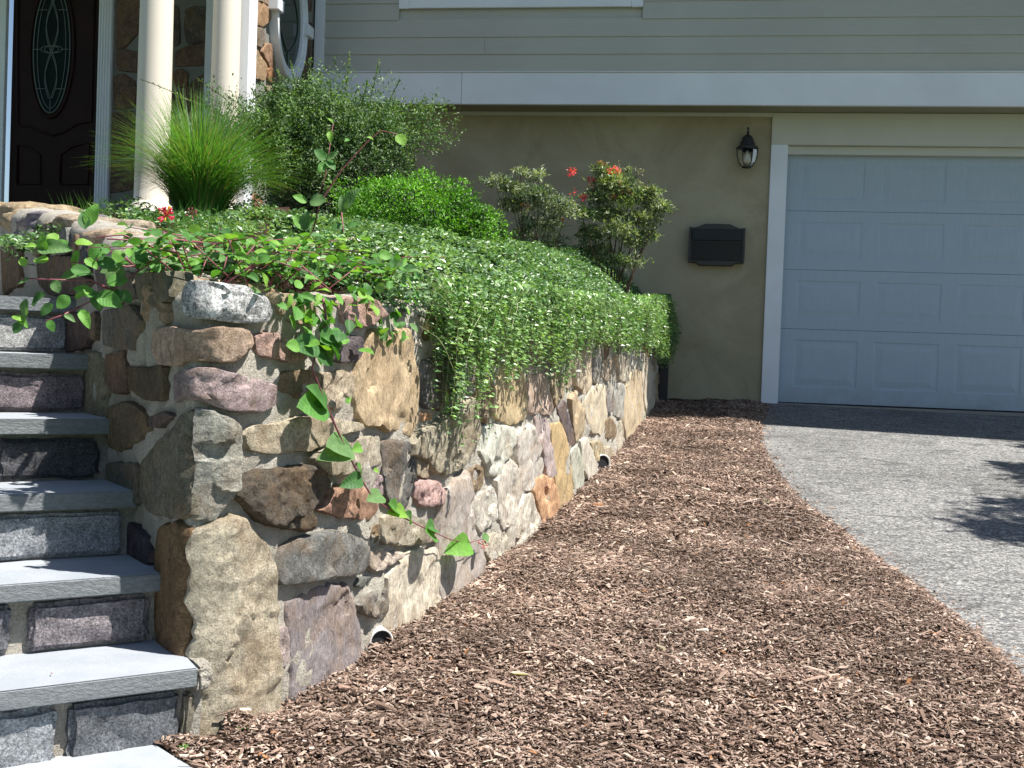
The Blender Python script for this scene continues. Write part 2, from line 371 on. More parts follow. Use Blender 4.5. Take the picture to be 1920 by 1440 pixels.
STN = [  # crop, colour, material, proud, outline
 ('P', (.40, .41, .43), 'granite_bw', .075, [(331, 548), (340, 536), (352, 526), (413, 531), (486, 543), (506, 560), (514, 583), (507, 601), (475, 607), (423, 603), (388, 597), (352, 595), (334, 580)]),
 ('P', (.45, .31, .22), 'stone', .06, [(280, 655), (284, 618), (320, 612), (362, 622), (395, 614), (445, 617), (474, 622), (476, 642), (462, 662), (435, 678), (400, 678), (365, 676), (330, 684), (292, 682)]),
 ('P', PUR, 'stone', .065, [(320, 705), (345, 694), (365, 690), (403, 690), (425, 700), (473, 708), (514, 721), (516, 758), (486, 773), (428, 769), (396, 757), (357, 746), (322, 755)]),
 ('R1', PNK, 'stone', .045, [(665, 620), (780, 600), (880, 605), (940, 690), (1080, 700), (1120, 830), (980, 860), (880, 830), (700, 790), (680, 700)]),
 ('R1', TAN, 'stone', .035, [(870, 250), (1180, 260), (1230, 400), (1180, 500), (1090, 520), (960, 480), (880, 400)]),
 ('P', BRO, 'stone', .045, [(524, 705), (545, 696), (580, 694), (600, 700), (598, 742), (560, 744), (528, 732)]),
 ('P', (.42, .34, .24), 'stone', .045, [(606, 702), (640, 694), (668, 704), (666, 735), (650, 757), (622, 768), (606, 745)]),
 ('R2', DPU, 'stone', .055, [(420, 200), (480, 140), (575, 145), (605, 330), (520, 372), (440, 385), (300, 360), (290, 250)]),
 ('C6', PNK, 'stone', .06, [(1030, 225), (1080, 205), (1235, 210), (1290, 310), (1230, 370), (1150, 388), (1060, 355)]),
 ('R2', (.44, .32, .18), 'stone_smooth', .05, [(590, 300), (640, 200), (720, 110), (1000, 120), (1060, 420), (1080, 700), (1070, 900), (1010, 1020), (940, 1010), (830, 960), (600, 940), (550, 850), (520, 700), (540, 480)]),
 ('C6', (.48, .41, .29), 'stone', .055, [(430, 1070), (480, 1015), (560, 1020), (690, 1000), (820, 962), (1000, 985), (1150, 1010), (1160, 1040), (1020, 1080), (900, 1150), (840, 1185), (580, 1197), (480, 1182)]),
 ('P', (.33, .33, .29), 'stone', .06, [(366, 768), (400, 770), (432, 786), (453, 802), (453, 860), (448, 922), (422, 950), (408, 974), (362, 974), (364, 870)]),
 ('R3', DBR, 'stone', .08, [(560, 720), (640, 570), (760, 510), (1000, 480), (1180, 450), (1290, 500), (1330, 640), (1290, 740), (1200, 850), (1225, 950), (1160, 1030), (1050, 1010), (900, 1000), (780, 940), (700, 850)]),
 ('P', (.42, .37, .27), 'stone', .07, [(364, 1003), (400, 992), (427, 984), (470, 978), (490, 1004), (512, 1040), (517, 1107), (521, 1193), (524, 1293), (522, 1345), (460, 1378), (400, 1400), (352, 1400), (356, 1200)]),
 ('C7', (.17, .175, .17), 'stone', .07, [(560, 590), (600, 500), (680, 450), (790, 440), (880, 400), (930, 420), (1040, 490), (1035, 600), (1000, 650), (900, 660), (690, 692), (600, 707), (560, 660)]),
 ('C7', (.23, .20, .215), 'stone_smooth', .04, [(610, 820), (700, 772), (780, 742), (860, 715), (930, 722), (960, 820), (990, 900), (1012, 1000), (1020, 1110), (1000, 1200), (760, 1340), (640, 1380), (625, 1100)]),
 ('R4', RED, 'stone', .055, [(190, 510), (270, 440), (300, 335), (400, 290), (640, 330), (760, 470), (720, 560), (660, 602), (560, 592), (380, 572)]),
 ('R4', PUR, 'stone', .03, [(620, 260), (700, 200), (778, 190), (785, 340), (740, 380), (650, 320)]),
 ('R2', (.42, .37, .28), 'stone', .05, [(145, 1230), (200, 1175), (380, 1140), (540, 1060), (740, 1050), (752, 1290), (640, 1335), (480, 1375), (300, 1392), (190, 1330)]),
 ('R2', (.14, .135, .13), 'stone', .05, [(752, 1110), (860, 1090), (1000, 1110), (1048, 1240), (1058, 1400), (1010, 1520), (980, 1690), (850, 1700), (800, 1560), (780, 1380)]),
 ('R4', (.40, .35, .27), 'stone', .05, [(778, 570), (880, 530), (980, 545), (1150, 620), (1240, 780), (1040, 822), (790, 818), (772, 700)]),
 ('R4', BRO, 'stone', .03, [(638, 665), (740, 640), (755, 800), (635, 802)]),
 ('R4', (.52, .43, .36), 'stone', .045, [(640, 890), (720, 850), (800, 900), (900, 885), (905, 930), (830, 990), (760, 1042), (690, 1062), (640, 1010)]),
 ('R4', (.14, .15, .14), 'stone', .03, [(495, 1185), (560, 1112), (690, 1108), (698, 1145), (610, 1195), (520, 1202)]),
 ('R4', (.22, .2, .175), 'stone', .05, [(555, 1380), (600, 1292), (700, 1240), (805, 1215), (812, 1420), (760, 1490), (660, 1475), (590, 1440)]),
 ('C7', CRM, 'stone_smooth', .05, [(1172, 660), (1230, 590), (1330, 520), (1430, 507), (1442, 560), (1455, 700), (1455, 860), (1430, 990), (1290, 1080), (1190, 1100), (1175, 900)]),
 ('P', (.36, .32, .30), 'stone_smooth', .06, [(830, 935), (850, 908), (876, 893), (881, 930), (887, 970), (894, 1010), (906, 1060), (909, 1110), (870, 1145), (838, 1155), (832, 1130), (826, 1060), (827, 980)]),
 ('R4', (.50, .30, .28), 'stone', .055, [(1048, 290), (1110, 255), (1240, 250), (1290, 350), (1280, 450), (1180, 482), (1110, 472), (1048, 390)]),
 ('R5', (.36, .32, .23), 'stone', .075, [(100, 620), (200, 510), (350, 440), (430, 350), (560, 215), (620, 255), (660, 400), (690, 520), (655, 640), (570, 800), (450, 900), (385, 925), (270, 830), (225, 770), (100, 730)]),
 ('R5', (.33, .27, .19), 'stone', .045, [(85, 770), (200, 770), (285, 855), (290, 905), (200, 945), (95, 915)]),
 ('R5', ORG, 'stone', .03, [(152, 352), (272, 350), (270, 422), (148, 432)]),
 ('R5', (.44, .45, .39), 'stone_smooth', .05, [(698, 490), (800, 468), (980, 490), (992, 620), (930, 740), (862, 830), (850, 912), (770, 917), (728, 820), (685, 700)]),
 ('R5', BRO, 'stone', .045, [(558, 890), (640, 828), (712, 860), (718, 980), (680, 1052), (600, 1062), (568, 980)]),
 ('R5', (.50, .46, .40), 'stone_smooth', .05, [(815, 970), (880, 830), (950, 775), (1025, 880), (1064, 1040), (1022, 1200), (960, 1325), (885, 1395), (850, 1300), (840, 1130)]),
 ('R5', WHT, 'stone', .05, [(598, 1180), (680, 1080), (800, 1028), (842, 1130), (832, 1260), (765, 1372), (680, 1422), (640, 1300)]),
 ('R5', (.45, .41, .37), 'stone_smooth', .05, [(998, 560), (1060, 500), (1140, 488), (1212, 640), (1262, 800), (1242, 900), (1130, 1042), (1062, 1042), (1040, 900), (1002, 780)]),
 ('R5', ORG, 'stone_smooth', .05, [(1155, 1060), (1190, 950), (1250, 930), (1330, 958), (1380, 1150), (1382, 1260), (1235, 1375), (1200, 1200)]),
 ('R5', (.56, .52, .44), 'stone', .05, [(925, 1400), (1010, 1268), (1070, 1118), (1130, 1078), (1182, 1200), (1217, 1350), (1212, 1450), (1150, 1520), (1050, 1570), (960, 1550)]),
 ('C8', CRM, 'stone', .045, [(405, 1190), (500, 1165), (525, 1220), (528, 1290), (485, 1375), (440, 1400), (425, 1300), (392, 1260)]),
 ('R5', MAU, 'stone_smooth', .045, [(1178, 400), (1250, 345), (1300, 500), (1330, 750), (1362, 900), (1330, 932), (1278, 920), (1240, 740), (1190, 600)]),
 ('C8', OCH, 'stone_smooth', .045, [(725, 640), (780, 618), (812, 740), (838, 860), (842, 1000), (808, 1070), (765, 1060), (748, 880)]),
 ('C8', (.46, .36, .19), 'stone_smooth', .05, [(440, 520), (490, 345), (550, 305), (600, 400), (612, 560), (592, 602), (520, 632), (458, 590)]),
 ('C8', (.38, .28, .17), 'stone', .045, [(348, 450), (420, 375), (442, 440), (440, 575), (400, 622), (360, 560)]),
 ('C8', GRY, 'stone', .04, [(248, 425), (300, 385), (342, 440), (330, 475), (258, 472)]),
 ('R2', (.15, .145, .15), 'stone', .045, [(1105, 380), (1250, 350), (1380, 360), (1402, 520), (1400, 700), (1285, 802), (1150, 782), (1115, 600)]),
 ('C8', (.42, .31, .25), 'stone_smooth', .05, [(612, 400), (700, 375), (742, 540), (730, 582), (620, 565)]),
 ('C8', DPU, 'stone', .04, [(768, 560), (800, 515), (842, 640), (852, 720), (820, 742), (790, 650)]),
 ('C8', TAN, 'stone_smooth', .045, [(818, 500), (850, 468), (892, 560), (902, 650), (882, 702), (850, 712)]),
 ('C8', TAN, 'stone', .045, [(728, 420), (770, 368), (792, 400), (790, 480), (752, 542), (733, 500)]),
 ('C8', (.34, .27, .2), 'stone', .04, [(780, 310), (830, 308), (836, 430), (810, 452), (785, 420)]),
 ('C8', (.46, .37, .25), 'stone_smooth', .05, [(843, 330), (880, 228), (930, 238), (937, 440), (902, 472), (850, 430)]),
 ('C8', (.50, .43, .31), 'stone_smooth', .045, [(888, 520), (950, 438), (1000, 438), (1007, 580), (982, 682), (930, 662)]),
 ('C8', GRY, 'stone', .04, [(940, 260), (985, 228), (992, 380), (960, 432), (940, 400)]),
 ('C8', (.44, .35, .26), 'stone', .045, [(988, 310), (1040, 305), (1052, 370), (1012, 412), (985, 390)]),
 ('C8', CRM, 'stone', .05, [(1056, 280), (1110, 288), (1137, 350), (1112, 422), (1068, 400)]),
 ('C8', (.2, .19, .2), 'stone', .04, [(1002, 470), (1036, 442), (1040, 560), (1010, 572)]),
 ('C8', (.34, .35, .33), 'stone', .04, [(1043, 430), (1090, 428), (1102, 520), (1082, 602), (1046, 580)]),
 ('C8', (.48, .38, .24), 'stone_smooth', .045, [(1098, 460), (1150, 348), (1180, 378), (1197, 560), (1172, 645), (1110, 712), (1094, 600)]),
 ('C8', BRO, 'stone', .035, [(983, 622), (1028, 592), (1050, 650), (1040, 702), (1000, 692)]),
 ('C8', CRM, 'stone', .035, [(1051, 632), (1078, 602), (1090, 700), (1072, 760), (1046, 752)]),
 ('C8', (.42, .34, .2), 'stone', .04, [(926, 722), (985, 708), (990, 800), (950, 812)]),
 ('C8', (.46, .37, .26), 'stone', .04, [(992, 742), (1040, 752), (1046, 782), (1012, 842), (992, 830)]),
 ('C8', (.48, .45, .38), 'stone_smooth', .04, [(878, 712), (910, 698), (950, 800), (962, 870), (912, 912), (890, 840)]),
 ('C8', GRN, 'stone_smooth', .04, [(823, 772), (860, 738), (890, 830), (892, 935), (850, 990), (830, 880)]),
 ('C8', CRM, 'stone_smooth', .04, [(1183, 300), (1202, 268), (1232, 340), (1247, 440), (1252, 552), (1208, 590), (1190, 450)]),
 ('C8', OCH, 'stone', .035, [(1240, 352), (1256, 368), (1272, 530), (1254, 560)]),
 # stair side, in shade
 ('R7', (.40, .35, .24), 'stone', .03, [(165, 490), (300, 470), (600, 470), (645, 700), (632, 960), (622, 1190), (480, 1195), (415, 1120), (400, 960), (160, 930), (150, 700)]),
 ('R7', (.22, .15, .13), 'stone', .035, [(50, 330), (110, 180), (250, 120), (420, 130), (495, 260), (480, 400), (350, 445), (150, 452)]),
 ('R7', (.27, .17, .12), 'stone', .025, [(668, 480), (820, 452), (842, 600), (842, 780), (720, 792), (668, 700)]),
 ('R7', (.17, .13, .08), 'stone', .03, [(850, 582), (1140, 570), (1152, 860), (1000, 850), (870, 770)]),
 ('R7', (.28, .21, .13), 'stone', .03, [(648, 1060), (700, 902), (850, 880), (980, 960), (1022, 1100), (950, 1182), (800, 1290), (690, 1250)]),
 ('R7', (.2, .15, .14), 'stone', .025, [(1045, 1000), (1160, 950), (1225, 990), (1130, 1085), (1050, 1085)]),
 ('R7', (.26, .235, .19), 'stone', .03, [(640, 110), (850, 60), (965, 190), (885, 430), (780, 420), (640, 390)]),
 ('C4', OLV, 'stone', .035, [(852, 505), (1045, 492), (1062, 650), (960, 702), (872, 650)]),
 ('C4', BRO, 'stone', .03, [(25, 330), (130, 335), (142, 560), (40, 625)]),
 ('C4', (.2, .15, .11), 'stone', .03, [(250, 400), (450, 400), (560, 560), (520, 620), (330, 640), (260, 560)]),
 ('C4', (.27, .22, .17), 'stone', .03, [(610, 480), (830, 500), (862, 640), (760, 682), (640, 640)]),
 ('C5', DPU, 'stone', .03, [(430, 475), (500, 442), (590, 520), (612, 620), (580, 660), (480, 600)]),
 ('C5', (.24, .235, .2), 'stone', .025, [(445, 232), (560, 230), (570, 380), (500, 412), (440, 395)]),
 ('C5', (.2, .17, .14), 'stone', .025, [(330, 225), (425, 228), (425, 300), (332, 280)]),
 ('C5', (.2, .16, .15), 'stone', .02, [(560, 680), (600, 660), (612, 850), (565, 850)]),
 ('P', (.27, .17, .09), 'stone', .045, [(291, 1120), (293, 1040), (300, 990), (325, 984), (350, 988), (361, 1000), (357, 1150), (354, 1262), (330, 1245), (298, 1225)]),  # side of the tan quoin: own brown, darkened to carry its shade
 ('P', (.27, .25, .19), 'stone', .045, [(266, 930), (268, 870), (300, 828), (335, 793), (362, 772), (362, 870), (358, 966), (330, 966), (282, 958)]),  # side of the grey quoin: its shade put into the olive colour
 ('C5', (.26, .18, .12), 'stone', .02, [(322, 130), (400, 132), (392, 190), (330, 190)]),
]
def inside(pt, P):
    x, y = pt; c = False; j = len(P) - 1
    for i in range(len(P)):
        if (P[i][1] > y) != (P[j][1] > y) and x < (P[j][0] - P[i][0]) * (y - P[i][1]) / (P[j][1] - P[i][1] + 1e-12) + P[i][0]: c = not c
        j = i
    return c
def stone_mesh(poly, proud, seed, n=44, rings=9, sf=None, rough=1.):
    sf = sf or surf; proud *= .78
    """poly = outline in (s,z) on the wall; a chipped, faceted face that stands proud of the joint"""
    rnd = random.Random(seed); P = np.array(poly); m = len(P)
    a = .5 * np.sum(P[:, 0] * np.roll(P[:, 1], -1) - np.roll(P[:, 0], -1) * P[:, 1])
    if a < 0: P = P[::-1]
    c = P.mean(0); Q = []
    per = np.linalg.norm(np.roll(P, -1, 0) - P, axis=1); cum = np.concatenate([[0], np.cumsum(per)])
    size = math.sqrt(abs(a))
    for i in range(n):
        t = cum[-1] * i / n; j = min(np.searchsorted(cum, t, 'right') - 1, m - 1); f = (t - cum[j]) / per[j]
        Q.append(P[j] * (1 - f) + P[(j + 1) % m] * f)
    Q = np.array(Q); Q = .12 * np.roll(Q, 1, 0) + .76 * Q + .12 * np.roll(Q, -1, 0); Q = c + (Q - c) * 1.08
    for i in range(n):
        w = fbm(Q[i][0] * 14 + seed, Q[i][1] * 14, seed * .7) * size * .035 + fbm(Q[i][0] * 45 + seed, Q[i][1] * 45, seed * .7) * size * .02; Q[i] = Q[i] + (Q[i] - c) / (np.linalg.norm(Q[i] - c) + 1e-6) * w
    nfc = 4 + int(size / .05); fac = []
    for _ in range(nfc):
        q = rnd.uniform(0, 6.28); r0 = rnd.random() ** .5 * .5; g_ = rnd.uniform(.1, .9)
        fac.append((math.cos(q) * r0, math.sin(q) * r0, rnd.uniform(.66, 1.05), math.cos(q * 3.3) * g_, math.sin(q * 3.3) * g_))
    fr = [1.05, 1.01, .985, .955]
    V = []; Fc = []
    def H(p, f):
        if f >= 1.04: return -.03
        e = {1.01: .12, .985: .72, .955: .93}.get(f, 1.)
        d = (p - c) / size; sw = 0; sh_ = 0
        wx = fbm(p[0] * 12 + seed, p[1] * 12, 3) * .12
        for fx, fz, lv, gx_, gz_ in fac:
            w = math.exp(-((d[0] - fx + wx) ** 2 + (d[1] - fz + wx) ** 2) * 240) + 1e-9; sw += w; sh_ += w * (lv + (d[0] - fx) * gx_ + (d[1] - fz) * gz_)
        ns = fbm(p[0] * 13 + seed * 3.1, p[1] * 13, seed) * .12 + fbm(p[0] * 34 + seed, p[1] * 34, seed * 2.) * .04 + fbm(p[0] * 90 + seed, p[1] * 90, 5) * .035
        hh = proud * (e * max(.35, sh_ / sw) + ns * rough * min(1, e * 1.2))
        if sf is surf and p[0] < .02:                # the faces turned to the steps are sawn flatter
            k0 = min(1, (.02 - p[0]) / .03); hh = hh * (1 - k0) + k0 * (.034 * e + proud * ns * .25 * e)
        return hh
    for f in fr:
        for i in range(n): p = c + (Q[i] - c) * f; V.append(sf(p[0], p[1], H(p, f)))
    for r in range(3):
        for i in range(n): j = (i + 1) % n; Fc.append((r * n + i, r * n + j, (r + 1) * n + j, (r + 1) * n + i))
    inn = [tuple(c + (q - c) * .955) for q in Q]; lim = [tuple(c + (q - c) * .925) for q in Q]
    st = size / (1.15 * rings); pts = list(inn); x0, z0 = Q.min(0); x1, z1 = Q.max(0); j = 0; z = z0
    while z < z1:
        x = x0 + (st / 2 if j % 2 else 0)
        while x < x1:
            q = (x + rnd.uniform(-.2, .2) * st, z + rnd.uniform(-.2, .2) * st)
            if inside(q, lim) and not (sf is surf and abs(q[0] - .004) < .024): pts.append(q)
            x += st
        z += st * .87; j += 1
    if sf is surf and x0 < 0 < x1:
        for sx_ in (-.018, -.007, .004, .015, .026):
            for z in np.arange(z0, z1, .012):
                if inside((sx_, z), lim): pts.append((sx_, z))
    vo, _, fo, _, _, _ = delaunay_2d_cdt([Vector(q) for q in pts], [], [list(range(n))], 1, 1e-7)
    o = len(V)
    for q in vo: q = np.array(q); V.append(sf(q[0], q[1], H(q, .9 if np.hypot(*(np.array(inn) - q).T).min() > 1e-6 else .955)))
    Fc += [tuple(o + i for i in f) for f in fo]
    me = mesh_py('stone', V, Fc, True)
    return me
def sharpen(me, ang=34):
    try: me.set_sharp_from_angle(angle=R(ang))
    except Exception: pass
wall = empty('stone_retaining_wall', tuple(surf(0, G(0, 2.8))), 0, label='curved fieldstone retaining wall holding up the planted bed beside the steps', cat='retaining wall')
TR = []
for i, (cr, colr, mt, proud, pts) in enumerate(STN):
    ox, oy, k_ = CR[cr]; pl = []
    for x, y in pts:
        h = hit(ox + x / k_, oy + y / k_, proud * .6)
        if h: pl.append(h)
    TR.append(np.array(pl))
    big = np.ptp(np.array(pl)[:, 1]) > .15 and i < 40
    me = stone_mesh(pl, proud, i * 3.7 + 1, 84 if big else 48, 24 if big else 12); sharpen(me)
    link('stone', me, M[mt], wall, tuple(min(.75, (v * .74 + sum(colr) / 3 * .26) * w_) for v, w_ in zip(colr, (1.34, 1.32, 1.27))) if pl[0][0] > -.12 or i < 14 else tuple(v * .8 for v in colr))  # stair-side colours are dimmed to carry the shade on that face
# untraced gaps (under the hanging plants, at the foot, up the stairs) get stones of the same kinds
pal = [TAN, CRM, GRY, LGR, BRO, PUR, PNK, OCH, GRN, MAU, WHT, OLV]
rf = random.Random(5); free = []
for px_, py_, r_ in ((712, 1212, .055), (1127, 872, .07)):
    h_ = hit(px_, py_, .03); TR.append(np.array([(h_[0] + math.cos(q) * r_, h_[1] + math.sin(q) * r_) for q in np.arange(0, 6.2, .6)]))
tries = 0
while tries < 5000 and len(free) < 190:
    tries += 1
    s = rf.uniform(-2.6, SEND - .1); gz = G(0, float(np.interp(s, sg, CY))) if s > 0 else max(0, .17 + .17 * (-s) / .25)
    zt = float(ztop(s)); z = rf.uniform(gz - .05, zt - .05)
    big = 1 - .68 * tries / 5000
    w, h = rf.uniform(.07, .19) * big, rf.uniform(.07, .17) * big
    if z + h > zt - .01 or z - h < gz - .12: continue
    poly = []
    m = rf.randint(6, 9); ph = rf.uniform(0, 6.28)
    for q in range(m):
        a = ph + q * 6.283 / m; e = rf.uniform(.82, 1.12); poly.append((s + math.copysign(abs(math.cos(a)) ** .7, math.cos(a)) * w * e, z + math.copysign(abs(math.sin(a)) ** .7, math.sin(a)) * h * e))
    bad = False; g = .014
    for P in TR:
        if len(P) < 3: continue
        if s + w + .05 < P[:, 0].min() or s - w - .05 > P[:, 0].max() or z + h + .05 < P[:, 1].min() or z - h - .05 > P[:, 1].max(): continue
        if any(inside(q, P) for q in poly) or any(inside(q, poly) for q in P) or inside((s, z), P): bad = True; break
        d = min(np.hypot(P[:, 0] - q[0], P[:, 1] - q[1]).min() for q in poly)
        if d < g: bad = True; break
    if bad: continue
    TR.append(np.array(poly)); free.append(poly)
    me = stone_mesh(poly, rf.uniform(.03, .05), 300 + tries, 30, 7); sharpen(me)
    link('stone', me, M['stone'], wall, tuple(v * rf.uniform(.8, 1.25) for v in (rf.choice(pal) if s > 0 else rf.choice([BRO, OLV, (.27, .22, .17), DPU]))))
# mortar: one sheet over both faces, then the top
ms = np.concatenate([np.arange(-3.3, 2.2, .022), np.arange(2.2, SEND, .045)]); V = []; Fc = []; nz = 46
for s in ms:
    y = float(np.interp(s, sg, CY)); zt = float(ztop(s)); zb = G(0, y) - .25 if s > 0 else -.1
    for j in range(nz):
        z = zb + (zt - zb) * j / (nz - 1); h = fbm(s * 6, z * 6, 3) * .018 + fbm(s * 22, z * 22, 9) * .012 + .017
        if j == nz - 1: h -= .02
        V.append(surf(s, z, h))
for i in range(len(ms) - 1):
    for j in range(nz - 1): Fc.append((i * nz + j, (i + 1) * nz + j, (i + 1) * nz + j + 1, i * nz + j + 1))
b = len(V)
for i, s in enumerate(ms):
    zt = float(ztop(s))
    for k_, (h, dz) in enumerate(((-.08, .012), (-.22, .0), (-.34, -.12))):
        if -.4 < s < .5: h = h * .6
        V.append(surf(s, zt + dz + fbm(s * 9, h * 9, 1) * .012, h))
for i in range(len(ms) - 1):
    Fc.append((i * nz + nz - 1, (i + 1) * nz + nz - 1, b + (i + 1) * 3, b + i * 3))
    for k_ in range(2): Fc.append((b + i * 3 + k_, b + (i + 1) * 3 + k_, b + (i + 1) * 3 + k_ + 1, b + i * 3 + k_ + 1))
link('mortar', mesh_py('mortar', V, Fc, True), M['mortar'], wall)
# loose-shaped coping stones up the stair side
def boulder(cx, cy, cz, lx, ly, lz, rz, seed, nrm=.2, p=5, res=12):
    bm = bmesh.new(); bmesh.ops.create_cube(bm, size=2); bmesh.ops.subdivide_edges(bm, edges=bm.edges[:], cuts=res, use_grid_fill=True)
    rr = Matrix.Rotation(rz, 3, 'Z')
    for v in bm.verts:
        c = v.co.copy(); l = (abs(c.x) ** p + abs(c.y) ** p + abs(c.z) ** p) ** (1 / p); c /= l
        d = fbm(c.x * 1.1 + seed, c.y * 1.1, c.z * 1.1 + seed) * nrm + fbm(c.x * 4 + seed, c.y * 4, c.z * 4) * nrm * .3
        c = c * (1 + d); c = Vector((c.x * lx / 2, c.y * ly / 2, c.z * lz / 2)); v.co = rr @ c + Vector((cx, cy, cz))
    me = bpy.data.meshes.new('stone'); bm.to_mesh(me); bm.free(); me.polygons.foreach_set('use_smooth', [True] * len(me.polygons)); sharpen(me, 40); return me
gang = math.atan2(gdir[1], gdir[0])
for i, (s, w, colr, top) in enumerate([(-.26, .26, (.44, .33, .22), .0), (-.60, .34, (.46, .40, .36), .0), (-.98, .38, (.50, .38, .27), .0), (-1.42, .42, (.50, .42, .32), .02), (-1.90, .44, (.26, .23, .26), .0), (-2.42, .5, (.48, .38, .25), .05), (-3.0, .55, TAN, .04)]):
    zt = float(ztop(s)); c = surf(s, zt - .075 + top * .5, -.12)
    link('stone', boulder(c[0], c[1], c[2], w, .30, .13, gang, i * 5.3 + 2, .14), M['stone'], wall, colr, label='coping stone')
# drain pipes set in the foot of the wall
for px, py, r in ((711, 1200, .036), (1127, 868, .05)):
    s, z = hit(px, py, .03); c = surf(s, z, 0); n = np.array([np.interp(s, sg, NX), np.interp(s, sg, NY), 0])
    ax0 = Vector((n[0] * .45, -.9, 0)).normalized(); o = Vector(c) + Vector(n) * .03 + ax0 * .02; i_ = o - ax0 * .12; ax = Vector((n[0] * .45, -.9, 0)).normalized(); sx = Vector((0, 0, 1)).cross(ax).normalized()
    V = []; Fc = []
    for (q, rr) in ((i_, r), (o, r), (o, r * .86), (i_ + ax * .02, r * .86)):
        for k_ in range(24): a = k_ / 24 * 6.2832; V.append(q + sx * math.cos(a) * rr + Vector((0, 0, math.sin(a) * rr)))
    for j in range(3):
        for k_ in range(24): Fc.append((j * 24 + k_, j * 24 + (k_ + 1) % 24, (j + 1) * 24 + (k_ + 1) % 24, (j + 1) * 24 + k_))
    p = link('drain_pipe', mesh_py('drain_pipe', V, Fc, True), M['pvc'], wall)
    V2 = [i_ + ax * .112 + sx * math.cos(k_ / 24 * 6.2832) * r * .87 + Vector((0, 0, math.sin(k_ / 24 * 6.2832) * r * .87)) for k_ in range(24)]
    link('pipe_shade_disc', mesh_py('pipe_shade_disc', V2, [tuple(range(24))]), M['dark'], wall)  # black disc painting in the shade inside the pipe

a_, b_ = at(1234, 700, 10.35), at(1252, 700, 10.35); t_ = at(1244, 551, 10.35)[2]
link('end_post', box_mesh('end_post', a_[0], b_[0], 10.30, 10.42, G(0, 10.3) - .1, t_, .008), M['post_stone'], wall)  # dark upright slab at the far wall end

# ------------------------------------------------------------------ steps
CS = np.array([-.704, 2.585]); TR_T = .25; RIS = .17
steps = empty('stone_steps', (CS[0], CS[1], 0), 0, label='bluestone steps on split granite risers climbing left of the stone wall', cat='steps')
def sp(n, a, b, z):                     # step frame: a along the edge (0 = right end, negative to the left), b depth behind the front edge
    p = CS + gdir * (TR_T * n + b) + edir * a; return (p[0], p[1], z)
def prism(fr, z0, z1, name, bev=.004, jit=0., seed=0, cuts=0):
    bm = bmesh.new(); vs = [bm.verts.new((p[0], p[1], z0)) for p in fr] + [bm.verts.new((p[0], p[1], z1)) for p in fr]; n = len(fr)
    bm.faces.new(vs[:n][::-1]); bm.faces.new(vs[n:])
    for i in range(n): bm.faces.new((vs[i], vs[(i + 1) % n], vs[n + (i + 1) % n], vs[n + i]))
    bmesh.ops.recalc_face_normals(bm, faces=bm.faces[:])
    if bev: bmesh.ops.bevel(bm, geom=bm.edges[:], offset=bev, segments=2, affect='EDGES')
    if cuts:
        bmesh.ops.triangulate(bm, faces=bm.faces[:]); bmesh.ops.subdivide_edges(bm, edges=[e for e in bm.edges if e.calc_length() > .02], cuts=cuts, use_grid_fill=True)
    if jit:
        for v in bm.verts:
            c = v.co; v.co = c + Vector((fbm(c.x * 22 + seed, c.y * 22, c.z * 22), fbm(c.x * 22, c.y * 22 + seed + 9, c.z * 22), fbm(c.x * 22, c.y * 22, c.z * 22 + seed) * .6)) * jit + Vector((fbm(c.x * 60 + seed, c.y * 60, c.z * 60), fbm(c.x * 60, c.y * 60 + seed + 9, c.z * 60), 0)) * jit * .5
    me = bpy.data.meshes.new(name); bm.to_mesh(me); bm.free(); return me
tr_right = [.05, .045, .05, .06, .06, .07, .07]
risers = [  # per riser: blocks as (a0, a1, colour) measured from the right end
 [(.0, -.233, (.16, .17, .185)), (-.264, -.46, (.33, .35, .37)), (-.49, -.72, (.31, .33, .36)), (-.70, -1.05, (.25, .26, .28))],
 [(.0, -.27, (.26, .235, .25)), (-.315, -.60, (.17, .17, .19)), (-.64, -1.1, (.28, .28, .3))],
 [(.0, -.31, (.33, .345, .37)), (-.35, -.72, (.25, .25, .27))],
 [(.0, -.26, (.085, .085, .095)), (-.30, -.68, (.2, .2, .22))],
 [(.02, -.30, (.24, .2, .215)), (-.34, -.7, (.3, .3, .32))],
 [(.02, -.28, (.4, .4, .4)), (-.32, -.7, (.3, .29, .3))],
 [(.02, -.3, (.24, .22, .2)), (-.34, -.8, (.3, .3, .32))]]
NST = 6
for n in range(NST):
    zt = .17 + RIS * n; depth = TR_T + .06 if n < NST - 1 else 1.6
    ins = .0 if n == 0 else .0
    fr = [sp(n, tr_right[n] - .02, 0, 0), sp(n, tr_right[n] + .02, depth, 0), sp(n, -1.9, depth, 0), sp(n, -1.9, 0, 0)]
    link('tread', prism(fr, zt - .043, zt, 'tread', .003, .0016, n, 3), None, steps)
    steps.children
    o = COL.objects[-1]; me = o.data; me.materials.append(M['bluestone']); me.materials.append(M['edge'])
    for p in me.polygons: p.material_index = 1 if abs(p.normal.z) < .5 else 0
    me.update()
    fr = [sp(n, .06, .045, 0), sp(n, .10, .2, 0), sp(n, -1.85, .2, 0), sp(n, -1.85, .045, 0)]
    link('mortar_bed', prism(fr, zt - RIS - (.0 if n else .15), zt - .045, 'mortar_bed', 0, .006, n, 4), M['mortar'], steps)
    for j, (a1, a0, colr) in enumerate(risers[n]):
        fr = [sp(n, a1, .022, 0), sp(n, a1, .12, 0), sp(n, a0, .12, 0), sp(n, a0, .022, 0)]
        me = prism(fr, zt - RIS + .006 - (.03 if n == 0 else 0), zt - .055, 'riser_block', .010, .009, n * 7 + j, 6); me.polygons.foreach_set('use_smooth', [True] * len(me.polygons)); sharpen(me, 45)
        link('riser_block', me, M['granite'], steps, tuple(v * 1.2 for v in colr))
